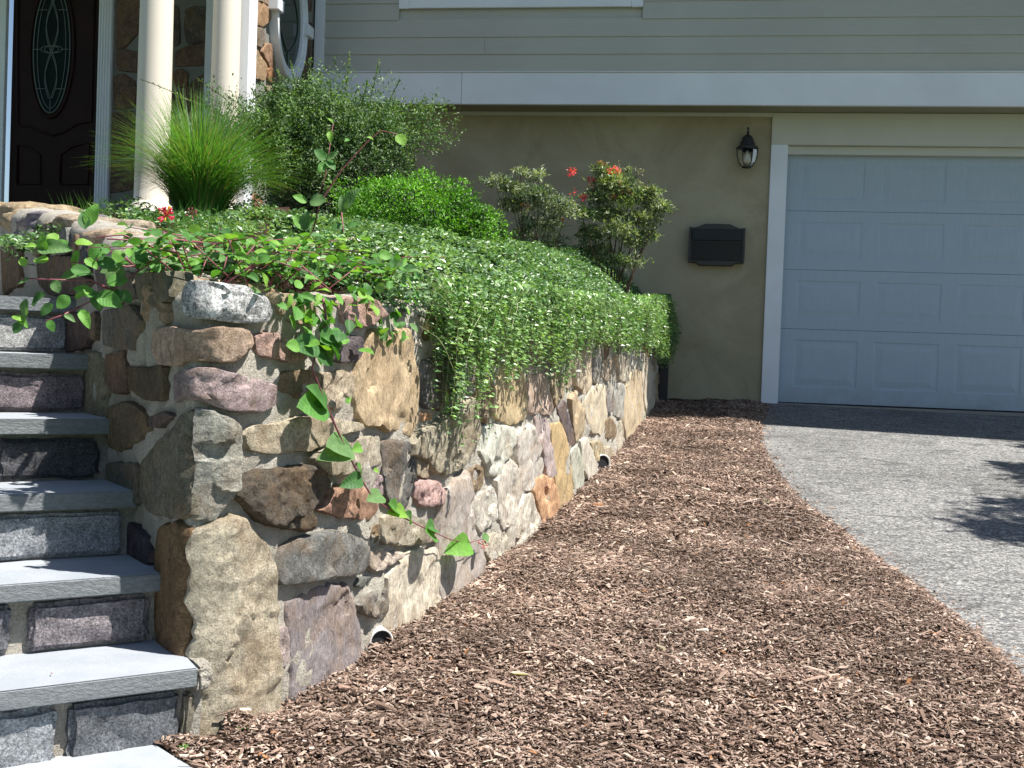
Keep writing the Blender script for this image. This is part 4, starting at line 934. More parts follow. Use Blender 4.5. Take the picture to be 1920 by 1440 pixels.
mprism('body', prof, -.095, -.002, 'bronze'); mprism('lid', [(-hw * .92, mh * .62), (hw * .92, mh * .62), (hw * .92, mh * .95), (-hw * .92, mh * .95)], -.115, -.0965, 'greenmetal', .006)
mprism('front_panel', [(-hw * .9, mh * .06), (hw * .9, mh * .06), (hw * .9, mh * .58), (-hw * .9, mh * .58)], -.103, -.0965, 'browndoor')
for s_ in (-1, 1): mprism('side_trim', [(s_ * hw * 1.02, -.002), (s_ * hw * .94, -.002), (s_ * hw * .94, mh + .002), (s_ * hw * 1.02, mh + .002)][:: -s_], -.108, -.0965, 'bronze', .002)

# ------------------------------------------------------------------ planted bed
i0 = int(np.searchsorted(sg, 0)); 
def wdist(x, y):                         # distance inside the wall line (vectorised, coarse)
    P = np.stack([CX[::8], CY[::8]], 1); d = np.sqrt(((np.stack([x, y], -1)[..., None, :] - P) ** 2).sum(-1)); return d.min(-1), sg[::8][d.argmin(-1)]
def dome(w, s):
    a = np.interp(w, [0, .06, .16, .35, .7, 1.2], [.0, .06, .14, .25, .34, .36]); k = np.interp(s, [-.5, .3, .9, 1.6, 3.2, 4.6, SEND - .9, SEND - .1], [.12, .2, .5, .9, 1.06, 1.2, 1.6, .35]); return a * k
def bed_z(x, y):
    w, s = wdist(x, y); return np.interp(s, [a for a, b in ZT], [b for a, b in ZT]) - .05 + .13 * np.clip(w, 0, 2.2)
gx = np.linspace(-4, 1.5, 60); gy = np.linspace(2.6, 11.2, 90)
XX, YY = np.meshgrid(gx, gy); cr_in = np.zeros(XX.shape, bool)
poly = np.stack([CX[::6], CY[::6]], 1)
def in_bed(x, y):                        # left of the long face, right of the stair face
    xl = np.interp(y, CY[:i0][::-1], CX[:i0][::-1]); xr = np.interp(y, CY[i0:], CX[i0:]); return (x > xl) & (x < xr) & (y > CY[i0 - 2])
# soil surface: rows between the two faces
V = []; Fc = []; yr = np.linspace(CY[i0] + .05, CY[-1] + .0, 110); nxb = 26
for y in yr:
    xl = float(np.interp(y, CY[:i0][::-1], CX[:i0][::-1])); xr = float(np.interp(y, CY[i0:], CX[i0:])); xl = max(xl, -3.2) if y < 5.5 else -3.2
    xl += .06; xr -= .06
    for i in range(nxb):
        x = xl + (xr - xl) * i / (nxb - 1); V.append((x, y, float(bed_z(np.array([x]), np.array([y]))[0]) + fbm(x * 6, y * 6, 0) * .02))
for j in range(len(yr) - 1):
    for i in range(nxb - 1): Fc.append((j * nxb + i, j * nxb + i + 1, (j + 1) * nxb + i + 1, (j + 1) * nxb + i))
link('bed_soil', mesh_py('bed_soil', V, Fc, True), M['soil'], kind='structure')

def unit(a): return a / (np.linalg.norm(a, axis=-1, keepdims=True) + 1e-9)
LV = [(0, 0, 0), (-.5, .42, .10), (0, .5, -.02), (.5, .42, .10), (0, 1, -.06)]; LF3 = [(0, 2, 1), (0, 3, 2), (1, 2, 4), (2, 3, 4)]
def leafbatch(P, D, Nn, L, W, colr):
    pt = np.array([fbm(a * 5, b_ * 5, c_ * 5) + .6 * fbm(a * 16, b_ * 16, c_ * 16) for a, b_, c_ in P])[:, None]; colr = colr * np.clip(1.02 + pt * np.array([.9, .65, .8]), .5, 1.55)
    V, Fc = scatter(P, D, Nn, L * W, L, L, LV, LF3); return V, Fc, np.repeat(colr, 5, 0)
def leaf_obj(name, batches, mat, parent, **k):
    o = 0; VV = []; FF = []; CC = []
    for v, f, c in batches: VV.append(v); FF.append(f + o); CC.append(c); o += len(v)
    return link(name, mesh_np(name, np.vstack(VV), np.vstack(FF), np.vstack(CC)), mat, parent, **k)
def shades(n, c0_, c1_, jit=.15, p=1.):
    t = rng.random((n, 1)) ** p; c = np.array(c0_) * (1 - t) + np.array(c1_) * t; return c * rng.uniform(1 - jit, 1 + jit, (n, 1))

# ---- vinca ground cover: canopy, then strands over the wall
def vinca_top(n, s0, s1, w0, w1, size):
    s = s0 + (s1 - s0) * rng.random(n); w = w0 + (w1 - w0) * rng.random(n) ** 1.15
    bx = np.interp(s, sg, CX) - np.interp(s, sg, NX) * w; by = np.interp(s, sg, CY) - np.interp(s, sg, NY) * w
    zt = np.interp(s, [a for a, b in ZT], [b for a, b in ZT]); hump = np.array([fbm(a * 3.2, b_ * 3.2, 4) * .05 + fbm(a * 9, b_ * 9, 2) * .03 for a, b_ in zip(bx, by)])
    z = zt + dome(w, s) + hump * np.clip(w / .2, .3, 1) - np.abs(rng.normal(0, .022, n)) + .03
    P = np.stack([bx, by, z], 1); a = rng.random(n) * 6.283
    D = unit(np.stack([np.cos(a), np.sin(a), rng.normal(.1, .45, n)], 1)); out = np.stack([np.interp(s, sg, NX), np.interp(s, sg, NY), np.zeros(n)], 1) * np.clip(.9 - w[:, None] * 2, .1, .9)
    Nn = unit(np.array([0, 0, 1.]) + out + rng.normal(0, .42, (n, 3))); return P, D, Nn
b = []
for (n, s0, s1, w0, w1) in ((15000, .75, 2.6, -.05, 1.5), (26000, 2.6, 5.2, -.06, 1.3), (22000, 5.2, SEND - .12, -.07, .9), (2600, .25, .9, .2, .5)):
    P, D, Nn = vinca_top(n, s0, s1, w0, w1, 0); L = rng.uniform(.016, .030, n)
    b.append(leafbatch(P, D, Nn, L, rng.uniform(.42, .6, n), shades(n, (.06, .14, .06), (.25, .38, .18), .28, 1.2)))
# tangled tufts that break up the edge
n = 15000; s = 1.05 + (SEND - 1.2) * rng.random(n); dn = np.array([.5 + fbm(v * 4, 3, 3) + .6 * fbm(v * 13, 1, 3) for v in s]); t = rng.random(n) ** 1.5
P = np.array([surf(s[i], float(ztop(s[i])) + float(np.interp(s[i], [1, 4.5, SEND - .9, SEND - .15], [.09, .12, .19, .0])) - t[i] * (.10 + .20 * max(0, dn[i])), .03 + .11 * rng.random() * (1 - .4 * t[i])) for i in range(n)])
b.append(leafbatch(P, unit(rng.normal(0, .6, (n, 3)) + np.array([.3, -.2, -.2])), unit(rng.normal(0, .4, (n, 3)) + np.array([.35, -.15, .8])), rng.uniform(.014, .028, n), rng.uniform(.42, .6, n), shades(n, (.07, .16, .05), (.26, .4, .16), .28)))
# under-canopy leaves, shade put into their dark green, so no soil shows through
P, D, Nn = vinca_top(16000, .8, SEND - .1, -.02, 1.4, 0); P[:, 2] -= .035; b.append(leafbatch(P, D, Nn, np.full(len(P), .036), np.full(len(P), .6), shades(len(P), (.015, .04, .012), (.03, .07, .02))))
ST = []
lowpx = [(735, 640), (765, 740), (800, 760), (850, 790), (880, 690), (930, 700), (985, 665), (1040, 720), (1080, 640), (1110, 620), (1150, 660), (1200, 650), (1236, 690), (1245, 700)]
ls = []; 
for q in lowpx:
    h_ = hit(q[0], q[1], .06)
    if h_: ls.append(h_)
ls = sorted(ls); lsx = [a for a, b_ in ls]; lzx = [b_ for a, b_ in ls]
nst = 1500
ss = np.concatenate([.98 + rng.random(60) * .3, 1.15 + (SEND - 1.3) * rng.random(nst) ** .85]); VV = []; 
lp_P = []; lp_D = []; lp_N = []; 
for s in ss:
    low = float(np.interp(s, lsx, lzx)); zt = float(ztop(s)) + float(np.interp(s, [1, 4.5, SEND - .9, SEND - .15], [.10, .12, .19, .0])) - rng.random() ** 1.5 * .2; ln_ = max(.06, (zt - low) * float(np.interp(s, [1.5, 3, SEND - .5, SEND - .1], [1., .88, .78, .4])) * min(1.12, rng.random() ** .9 * (1.0 + .9 * fbm(s * 6, 2, 7))) + .03)
    off = .045 + rng.random() ** 1.3 * .12 + .04 * fbm(s * 7, 1, 1); sw = rng.normal(0, .05); ph = rng.random() * 6; npt = max(3, int(ln_ / rng.uniform(.011, .017))); pts = []
    for i in range(npt):
        t = i / (npt - 1); pts.append(surf(s + sw * math.sin(t * 4 + ph), zt - t * ln_, off * min(1, .35 + t * 3)))
    pts = np.array(pts); VV.append(tube(pts[:: max(1, npt // 6)] if npt > 6 else pts, .0011, 3))
    for i in range(1, npt):
        for sd_ in (-1, 1):
            if rng.random() < .92:
                a = rng.random() * 6.283; n2 = np.array([np.interp(s, sg, NX), np.interp(s, sg, NY), 0]); t2 = np.array([-n2[1], n2[0], 0])
                lp_P.append(pts[i] + rng.normal(0, .007, 3)); lp_D.append(t2 * math.cos(a) * 1.0 + n2 * (.25 + .5 * abs(math.sin(a))) + np.array([0, 0, -.35 + .5 * rng.random()])); lp_N.append(n2 * .5 + np.array([0, 0, .75]) + rng.normal(0, .3, 3))
n = len(lp_P); b.append(leafbatch(np.array(lp_P), unit(np.array(lp_D)), unit(np.array(lp_N)), rng.uniform(.014, .029, n), rng.uniform(.42, .6, n), shades(n, (.075, .17, .055), (.27, .42, .17), .28)))
vin = empty('trailing_vinca', tuple(surf(2.5, float(ztop(2.5)), -.3)), 0, label='mat of small-leaved trailing vinca spilling over the top of the stone wall', cat='ground cover')
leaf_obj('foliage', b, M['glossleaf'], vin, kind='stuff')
v, f = join_vf(VV); link('stem', mesh_py('stem', v, f), M['greenstem'], vin, kind='stuff')

# ---- shrubs: leaf clusters through an uneven crown
def crown(cen, rad, n, L, Wd, c0_, c1_, seed, lump=.22, shell=.55, up=.5, lim=None, flat=0):
    d = unit(rng.normal(0, 1, (n, 3))); 
    f = np.array([1 + lump * fbm(a * 1.6 + seed, b_ * 1.6, c_ * 1.6) * 1.6 + lump * .5 * fbm(a * 5 + seed, b_ * 5, c_ * 5) for a, b_, c_ in d])
    r = (shell + (1 - shell) * rng.random(n) ** .6) * f; P = np.array(cen) + d * np.array(rad) * r[:, None]
    g_ = np.array([fbm(a * 9 + seed, b_ * 9, c_ * 9) for a, b_, c_ in P]); keep = g_ + rng.normal(0, .12, n) > -.16; P = P[keep]; d = d[keep]; n = len(P)
    D = unit(d * .5 + rng.normal(0, .6, (n, 3)) + np.array([0, 0, .25])); Nn = unit(d * .5 + np.array([0, 0, up]) + rng.normal(0, .45, (n, 3)))
    return leafbatch(P, D, Nn, rng.uniform(L * .7, L * 1.3, n), rng.uniform(Wd * .85, Wd * 1.15, n), shades(n, c0_, c1_, .2))
def shoot(p0_, p1_, bend, n, L, Wd, c0_, c1_):
    p0_, p1_ = np.array(p0_), np.array(p1_); t = np.linspace(0, 1, 12)[:, None]; mid = (p0_ + p1_) / 2 + np.array(bend)
    pts = (1 - t) ** 2 * p0_ + 2 * t * (1 - t) * mid + t * t * p1_
    tt = rng.random(n); q = np.array([np.interp(tt, t[:, 0], pts[:, i]) for i in range(3)]).T; dr = unit(p1_ - p0_)
    D = unit(dr * .5 + rng.normal(0, .6, (n, 3))); return pts, leafbatch(q, D, unit(rng.normal(0, .5, (n, 3)) + np.array([0, 0, .8])), rng.uniform(L * .6, L * 1.2, n) * (1.1 - .4 * tt), np.full(n, Wd), shades(n, c0_, c1_))
# big dark shrub with arching shoots
sy = 7.4; c = at(640, 300, sy); base_z = float(bed_z(np.array([c[0]]), np.array([sy]))[0])
shr = empty('arching_shrub', (c[0], sy, base_z), 0, label='tall dark small-leaved shrub with arching shoots behind the ornamental grass', cat='shrub')
b = [crown(at(665, 318, sy), (.46, .42, .44), 26000, .021, .5, (.035, .075, .03), (.18, .28, .12), 3, .45, .4), crown(at(560, 290, sy - .1), (.36, .34, .36), 17000, .021, .5, (.045, .09, .03), (.19, .3, .12), 8, .45, .4),
     crown(at(700, 250, sy - .05), (.30, .3, .20), 8000, .021, .5, (.05, .10, .04), (.15, .24, .10), 12, .35, .3), crown(at(500, 250, sy - .1), (.26, .26, .26), 8000, .021, .5, (.05, .10, .04), (.15, .25, .09), 15, .35, .3), crown(at(560, 220, sy - .1), (.26, .26, .2), 7000, .021, .5, (.05, .10, .04), (.15, .25, .09), 19, .35, .3),
     crown(at(430, 235, sy - .1), (.24, .22, .2), 3200, .019, .5, (.05, .10, .04), (.15, .25, .09), 23, .5, .2), crown(at(800, 235, sy), (.18, .2, .2), 2200, .019, .5, (.05, .10, .04), (.15, .25, .09), 25, .5, .2),
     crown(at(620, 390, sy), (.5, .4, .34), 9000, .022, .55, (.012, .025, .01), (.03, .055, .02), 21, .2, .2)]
sh = []; tips = [(655, 98), (712, 112), (620, 150), (800, 185), (830, 285), (795, 235), (750, 150), (365, 145), (420, 175), (580, 110), (520, 130), (822, 245), (770, 195), (690, 150), (545, 115), (600, 130), (790, 262), (470, 165), (330, 180), (262, 148), (640, 170), (740, 190)]
for i, tp in enumerate(tips):
    s0_ = at(np.clip(tp[0], 480, 740) * .65 + 610 * .35, 290, sy); e = at(tp[0], tp[1], sy + rng.uniform(-.25, .1)); pts, bb = shoot(s0_, e, (0, 0, .08), 170, .021, .5, (.07, .14, .04), (.2, .33, .1)); sh.append(tube(pts, .0022, 4)); b.append(bb)
b.append(crown(at(600, 185, sy - .1), (.3, .26, .16), 4500, .019, .5, (.05, .10, .04), (.17, .27, .1), 27, .6, .2))
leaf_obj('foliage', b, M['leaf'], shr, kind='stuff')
for i in range(7):
    a = i / 7 * 6.28; r_ = .3; pts = [np.array([c[0] + math.cos(a) * .05, sy + math.sin(a) * .05, base_z - .05]), np.array([c[0] + math.cos(a) * r_ * .5, sy + math.sin(a) * r_ * .4, base_z + .3]), np.array([c[0] + math.cos(a) * r_, sy + math.sin(a) * r_, base_z + .7])]
    sh.append(tube(pts, [.012, .009, .004], 6))
v, f = join_vf(sh); link('stem', mesh_py('stem', v, f, True), M['stem'], shr)
# boxwood
by_ = 6.3; c = at(790, 400, by_); bzz = float(bed_z(np.array([c[0]]), np.array([by_]))[0])
box = empty('boxwood_shrub', (c[0], by_, bzz), 0, label='low rounded bright green boxwood mound in the middle of the bed', cat='shrub')
b = [crown(at(775, 408, by_), (.37, .36, .235), 19000, .018, .55, (.05, .15, .012), (.17, .40, .03), 31, .26, .66), crown(at(880, 435, by_), (.22, .26, .14), 6000, .015, .55, (.05, .15, .012), (.17, .40, .03), 33, .14, .7), crown(at(690, 410, by_), (.17, .26, .14), 3500, .015, .55, (.05, .15, .012), (.16, .37, .03), 35, .14, .7),
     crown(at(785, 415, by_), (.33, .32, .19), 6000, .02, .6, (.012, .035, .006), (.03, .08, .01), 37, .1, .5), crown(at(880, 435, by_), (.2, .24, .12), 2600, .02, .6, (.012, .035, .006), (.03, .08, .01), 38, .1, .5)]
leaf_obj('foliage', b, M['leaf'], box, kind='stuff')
v, f = join_vf([tube([(c[0] + math.cos(q) * .02, by_ + math.sin(q) * .02, bzz - .05), (c[0] + math.cos(q) * .12, by_ + math.sin(q) * .12, bzz + .2)], .008, 6) for q in (0, 1.3, 2.5, 3.8, 5)]); link('stem', mesh_py('stem', v, f), M['stem'], box)
# nandina / azalea-like shrubs against the stucco
def layered(name, label, cen_px, yd, layers, c0_, c1_, accents, group=None):
    c = at(cen_px[0], cen_px[1], yd); bz = float(bed_z(np.array([c[0]]), np.array([yd]))[0]); e = empty(name, (c[0], yd, bz), 0, label=label, cat='shrub', group=group); b = []; st = []
    for (px, py, rx, rz, n_) in layers:
        q = at(px, py, yd + rng.uniform(-.14, .1)); b.append(crown(q, (rx * 1.12, rx * .9, rz * .9), int(n_ * 1.3), .036, .34, c0_, c1_, px * .1, .4, .15, .9)); st.append(tube([np.array([c[0] + rng.normal(0, .03), yd, bz - .03]), (np.array([c[0], yd, bz]) + q) / 2 + rng.normal(0, .03, 3), q], [.007, .005, .002], 5))
    for (px, py, n_, ca, cb, r_) in accents:
        q = at(px, py, yd - .08); b.append(crown(q, (r_, r_, r_ * .8), n_, .020, .5, ca, cb, px * .3, .3, .2, .6))
    leaf_obj('foliage', b, M['leaf'], e, kind='stuff'); v, f = join_vf(st); link('stem', mesh_py('stem', v, f), M['stem'], e)
PK = ((.5, .04, .06), (.75, .12, .14)); OR = ((.45, .15, .05), (.6, .25, .1)); YG = ((.12, .2, .03), (.25, .34, .06)); WC = ((.4, .38, .25), (.6, .55, .4))
rng2 = np.random.default_rng(3)
L1 = [(930, 340, .10, .04, 350), (960, 350, .12, .05, 500), (1000, 365, .15, .06, 800), (1040, 380, .13, .05, 650), (1010, 400, .16, .05, 700), (960, 385, .10, .05, 420), (1060, 400, .10, .04, 350), (985, 420, .09, .06, 320), (1030, 420, .1, .05, 350), (975, 322, .05, .02, 90), (980, 450, .12, .08, 500), (1030, 455, .12, .07, 400), (1010, 330, .06, .05, 160)]
layered('flowering_shrub', 'grey-green airy shrub with few pale buds, next to the round boxwood', (1000, 460), 8.6, L1, (.09, .13, .085), (.33, .37, .27), [(990, 385, 40, *OR, .05), (1030, 352, 40, *WC, .04), (940, 330, 20, *WC, .03)])
L2 = [(1130, 320, .07, .05, 250), (1150, 345, .14, .07, 800), (1180, 370, .16, .07, 900), (1120, 370, .12, .06, 500), (1210, 360, .12, .06, 500), (1230, 390, .10, .05, 420), (1200, 410, .15, .06, 700), (1140, 400, .15, .06, 700), (1090, 400, .1, .05, 350), (1220, 440, .10, .05, 400), (1160, 430, .14, .07, 500), (1110, 440, .12, .08, 500), (1190, 455, .1, .05, 300), (1240, 385, .06, .04, 150), (1170, 320, .06, .03, 100), (1120, 470, .15, .08, 700), (1170, 490, .14, .06, 350)]
layered('flowering_shrub', 'airy shrub with pink and coral flower clusters, left of the mailbox', (1150, 480), 8.7, L2, (.075, .12, .055), (.29, .34, .19), [(1073, 323, 70, *PK, .035), (1072, 360, 60, *PK, .03), (1105, 352, 40, *PK, .025), (1110, 340, 50, *PK, .03), (1095, 371, 70, *PK, .03), (1150, 322, 90, *PK, .05), (1125, 308, 60, *OR, .035), (1160, 343, 60, *PK, .03), (1148, 368, 30, *PK, .025), (1175, 362, 120, *OR, .06), (1130, 345, 200, *YG, .08), (1170, 380, 260, *YG, .10), (1150, 330, 140, *YG, .07), (1200, 322, 30, *WC, .03), (1155, 304, 30, *WC, .03), (1058, 414, 30, *PK, .025), (1195, 345, 50, *WC, .05), (1215, 355, 30, *WC, .03)])
# dark weedy growth between vinca and stucco
# ---- ornamental grass
gy_ = 4.75; gc = at(375, 425, gy_); gz = float(bed_z(np.array([gc[0]]), np.array([gy_]))[0])
gr = empty('ornamental_grass', (gc[0], gy_, gz), 0, label='fountain-shaped clump of fine bright green ornamental grass at the head of the steps', cat='grass clump')
nb = 3400; V = np.zeros((nb, 12, 3)); colr = np.zeros((nb, 12, 3))
az = rng.random(nb) * 6.283; sp_ = rng.random(nb) ** .75; ln_ = rng.uniform(.34, .60, nb) * (1.0 - .22 * sp_); lean = sp_ * 1.35
bx = gc[0] + np.cos(az) * .09 * rng.random(nb); by2 = gy_ + np.sin(az) * .09 * rng.random(nb); wv = rng.uniform(.0016, .0032, nb)
for i in range(6):
    t = i / 5; th = lean * (.35 + .65 * t); r_ = ln_ * t * np.sin(th * (.55 + .35 * t)); h_ = ln_ * t * np.cos(th * (.5 + .35 * t)) 
    x = bx + np.cos(az) * r_; y = by2 + np.sin(az) * r_; z = gz - .03 + h_; w_ = wv * (1 - t * .88)
    ww = az + 1.57 + rng.normal(0, .05); V[:, i * 2] = np.stack([x - np.cos(ww) * w_, y - np.sin(ww) * w_, z], 1); V[:, i * 2 + 1] = np.stack([x + np.cos(ww) * w_, y + np.sin(ww) * w_, z], 1)
    base = np.array([.05, .18, .02]) * (1 - t) + np.array([.13, .27, .06]) * t; colr[:, i * 2] = base; colr[:, i * 2 + 1] = base
colr *= rng.uniform(.75, 1.2, (nb, 1, 1)); dry = rng.random(nb) < .10; colr[dry] = (.3, .25, .12); top = (rng.random(nb) < .45) & (sp_ < .45); colr[top] = colr[top] * .5 + np.array([.10, .17, .13]) * .6
tf = [(2 * i, 2 * i + 1, 2 * i + 3, 2 * i + 2) for i in range(5)]; Fc = (np.array(tf)[None] + (np.arange(nb) * 12)[:, None, None]).reshape(-1, 4)
link('blades', mesh_np('blades', V.reshape(-1, 3), Fc, colr.reshape(-1, 3)), M['grassblade'], gr, kind='stuff')
# low grass tufts along the coping by the porch
V = []; Fc = []
for i in range(240):
    s = -rng.uniform(.8, 3.0); p = surf(s, float(ztop(s)) - .02, -rng.uniform(.3, .5)); a = rng.random() * 6.28; l_ = rng.uniform(.05, .14); q = len(V)
    V += [p + np.array([-.002, 0, 0]), p + np.array([.002, 0, 0]), p + np.array([math.cos(a) * l_ * .5, math.sin(a) * l_ * .5, l_])]; Fc.append((q, q + 1, q + 2))
link('lawn_tuft', mesh_np('lawn_tuft', np.array(V), np.array(Fc), np.tile([.08, .2, .03], (len(V), 1))), M['grassblade'], None, kind='stuff', label='thin grass growing behind the coping stones by the porch', cat='grass')

# ---- honeysuckle: broad leaves, each a part
hs = empty('honeysuckle_vine', tuple(surf(.35, float(ztop(.35)), -.2)), 0, label='broad-leaved honeysuckle with red stems sprawling over the near corner of the stone wall', cat='climbing vine')
def big_leaf(w, fold, droop, seed):
    bm_v = []; Fc = []; n_ = 9
    for i in range(n_):
        t = i / (n_ - 1); hw = w * (math.sin(math.pi * min(1, t ** .82)) ** .75) * .5 + .002; y = t; zc = -droop * t * t + .02 * math.sin(t * 9 + seed)
        for k_, q in enumerate((-1, -.5, 0, .5, 1)): bm_v.append((hw * q, y, zc + abs(q) * hw * fold + .012 * math.sin(q * 5 + t * 11 + seed)))
    for i in range(n_ - 1):
        for k_ in range(4): Fc.append((i * 5 + k_, i * 5 + k_ + 1, (i + 1) * 5 + k_ + 1, (i + 1) * 5 + k_))
    me = mesh_py('leaf', bm_v, Fc, True); me.materials.append(M['bigleaf']); return me
LM = [big_leaf(.62, .35, .16, 1), big_leaf(.72, .2, .1, 2), big_leaf(.5, .5, .25, 3), big_leaf(.66, .1, .3, 4), big_leaf(.8, .25, .05, 5)]
hinv = Matrix.Translation(hs.location).inverted()
nleaf = [0]
def put_leaf(p, d, nrm, L, colr, mesh=None, parent=None):
    parent = parent or hs
    d = Vector(d).normalized(); nrm = Vector(nrm); x_ = d.cross(nrm).normalized(); z_ = x_.cross(d)
    o = bpy.data.objects.new('leaf', mesh or random.choice(LM)); COL.objects.link(o); o.parent = parent; p = Vector(p) - parent.location
    o.matrix_local = Matrix(((x_.x * L, d.x * L, z_.x * L, p.x), (x_.y * L, d.y * L, z_.y * L, p.y), (x_.z * L, d.z * L, z_.z * L, p.z), (0, 0, 0, 1)))
    o.color = (*colr, 1); nleaf[0] += 1; return o
GRN_ = [(.07, .19, .045), (.095, .25, .05), (.14, .32, .055), (.05, .14, .04), (.13, .24, .09), (.20, .38, .06)]
stems = []
def pairs_along(pts, step, L0, L1, parent=None, pal_=GRN_):
    P = [Vector(p) for p in pts]; acc = 0
    for a, b_ in zip(P[:-1], P[1:]):
        l_ = (b_ - a).length; acc += l_
        while acc > step:
            acc -= step; q = b_ - (b_ - a).normalized() * acc; t = (b_ - a).normalized(); sx = t.cross(Vector((0, 0, 1)) if abs(t.z) < .8 else Vector((0, -1, 0))).normalized()
            for s_ in (-1, 1):
                d = sx * s_ + t * .35 + Vector(rng.normal(0, .35, 3)); nr = Vector((0, -.35, 1)) + Vector(rng.normal(0, .4, 3)); put_leaf(q, d, nr, rng.uniform(L0, L1), random.choice(pal_), parent=parent)
# runners over the top of the wall
for i in range(84):
    s = rng.uniform(-.04, 1.05); w0 = rng.uniform(.05, .42); x0_ = surf(s, float(ztop(s)) + .03, -w0); l_ = rng.uniform(.12, .3); a = rng.random() * 6.28
    e = x0_ + np.array([math.cos(a) * l_, math.sin(a) * l_, rng.uniform(.02, .14)]); m_ = (x0_ + e) / 2 + np.array([0, 0, .05]); pts = [x0_, m_, e]; stems.append(tube(pts, [.002, .0018, .001], 5)); pairs_along(pts, .05, .028, .050)
def cluster(px0, px1, py0, py1, n_, off, L0, L1, dark=False):
    for i in range(n_):
        h_ = hit(rng.uniform(px0, px1), rng.uniform(py0, py1), off)
        if not h_: continue
        p = surf(h_[0], h_[1], off * rng.uniform(.5, 1.15)); nn = np.array([np.interp(h_[0], sg, NX), np.interp(h_[0], sg, NY), 0])
        d = rng.normal(0, .7, 3) + nn * .3 + np.array([0, 0, -.4]); put_leaf(p, d, nn * .55 + np.array([0, 0, .8]) + rng.normal(0, .35, 3), rng.uniform(L0, L1), random.choice(GRN_[:4] if dark else GRN_))
cluster(560, 640, 545, 660, 26, .08, .035, .05); cluster(590, 665, 590, 665, 16, .09, .04, .055, True); cluster(705, 765, 540, 640, 26, .06, .028, .04); cluster(480, 700, 535, 575, 26, .05, .03, .045); cluster(735, 790, 480, 560, 14, .07, .028, .04)
def off_pt(px, py, off):
    h_ = hit(px, py, off); return surf(h_[0], h_[1], off)
tr = [(606, 560), (612, 600), (598, 640), (585, 690), (604, 740), (625, 790), (650, 845), (672, 890), (700, 935), (745, 965), (800, 992), (845, 1012), (880, 1018), (912, 1008)]
P_ = [off_pt(x_, y_, .075) for x_, y_ in tr]; stems.append(tube(P_, [.0036 - .0022 * i / 13 for i in range(14)], 6))
tl = [((596, 650), (545, 645), .06, 3), ((598, 640), (640, 618), .07, 0), ((600, 630), (640, 640), .06, 0), ((590, 665), (650, 655), .06, 3), ((612, 765), (580, 712), .085, 0), ((612, 765), (556, 758), .07, 1), ((614, 768), (575, 772), .06, 3), ((655, 838), (612, 832), .045, 4), ((660, 842), (605, 852), .05, 4), ((660, 845), (690, 832), .03, 2), ((678, 895), (645, 910), .075, 3), ((670, 870), (690, 893), .05, 1), ((700, 882), (718, 884), .03, 5), ((716, 930), (690, 935), .05, 4), ((728, 945), (762, 962), .055, 1), ((760, 960), (782, 985), .055, 0), ((800, 990), (833, 985), .065, 0), ((795, 995), (830, 1003), .06, 1), ((760, 962), (735, 955), .04, 5), ((880, 1018), (848, 1030), .045, 2), ((905, 1012), (918, 1000), .035, 4), ((905, 1010), (915, 1025), .03, 3), ((648, 755), (662, 742), .025, 2)]
for (a_, e_, L_, ci) in tl:
    p0_ = off_pt(*a_, .08); p1_ = off_pt(*e_, .09); d = p1_ - p0_; h_ = hit(*a_, .08); nn = np.array([np.interp(h_[0], sg, NX), np.interp(h_[0], sg, NY), .55]); put_leaf(p0_, d, nn + rng.normal(0, .15, 3), max(L_, np.linalg.norm(d)) * .84, GRN_[ci])
# spray reaching left over the steps
sd_y = 2.75
sprays = [[(420, 470), (350, 480), (270, 500), (210, 545), (150, 575)], [(350, 478), (290, 465), (230, 440), (180, 445)], [(300, 490), (240, 500), (190, 493), (130, 492)], [(210, 545), (170, 525), (120, 525), (40, 522)], [(150, 575), (120, 590), (85, 602)], [(380, 455), (310, 447), (240, 450), (200, 448)], [(260, 505), (230, 480), (200, 470)]]
for sp__ in sprays:
    n_ = len(sp__); stems.append(tube([at(x_, y_, 3.0 - .28 * min(1, (420 - x_) / 330)) for x_, y_ in sp__], [.0028 - .0014 * i / n_ for i in range(n_)], 6))
sl_ = [((70, 468), (128, 460), .05, 4), ((128, 452), (95, 475), .04, 1), ((132, 505), (168, 510), .05, 0), ((140, 455), (160, 452), .04, 5), ((150, 470), (135, 500), .05, 2), ((165, 480), (182, 470), .055, 1), ((180, 490), (220, 500), .05, 3), ((160, 485), (180, 500), .04, 2), ((155, 515), (100, 522), .045, 4), ((262, 505), (262, 470), .06, 1), ((280, 490), (240, 482), .045, 4), ((212, 535), (222, 500), .06, 4), ((200, 530), (240, 525), .05, 1), ((180, 555), (145, 540), .055, 1), ((182, 552), (228, 572), .055, 1), ((220, 570), (215, 555), .05, 3), ((150, 580), (168, 612), .05, 2), ((100, 525), (110, 548), .035, 4), ((90, 490), (60, 480), .03, 5), ((55, 525), (30, 530), .025, 4), ((45, 500), (42, 485), .025, 5), ((82, 475), (78, 440), .03, 2), ((70, 462), (55, 460), .03, 5), ((160, 430), (155, 400), .045, 3), ((165, 425), (180, 380), .04, 2), ((120, 590), (140, 600), .03, 4), ((90, 600), (100, 620), .03, 1), ((100, 570), (75, 590), .04, 3), ((50, 560), (40, 590), .05, 4), ((60, 570), (75, 555), .05, 3), ((45, 600), (25, 590), .03, 5), ((40, 605), (25, 625), .03, 3), ((30, 595), (55, 612), .03, 2), ((130, 555), (110, 575), .04, 1), ((140, 560), (165, 545), .035, 5), ((230, 470), (215, 490), .04, 2), ((290, 470), (310, 440), .045, 1), ((250, 440), (225, 455), .035, 4), ((225, 545), (240, 560), .04, 3), ((110, 440), (90, 450), .035, 5), ((178, 545), (185, 575), .05, 3)]
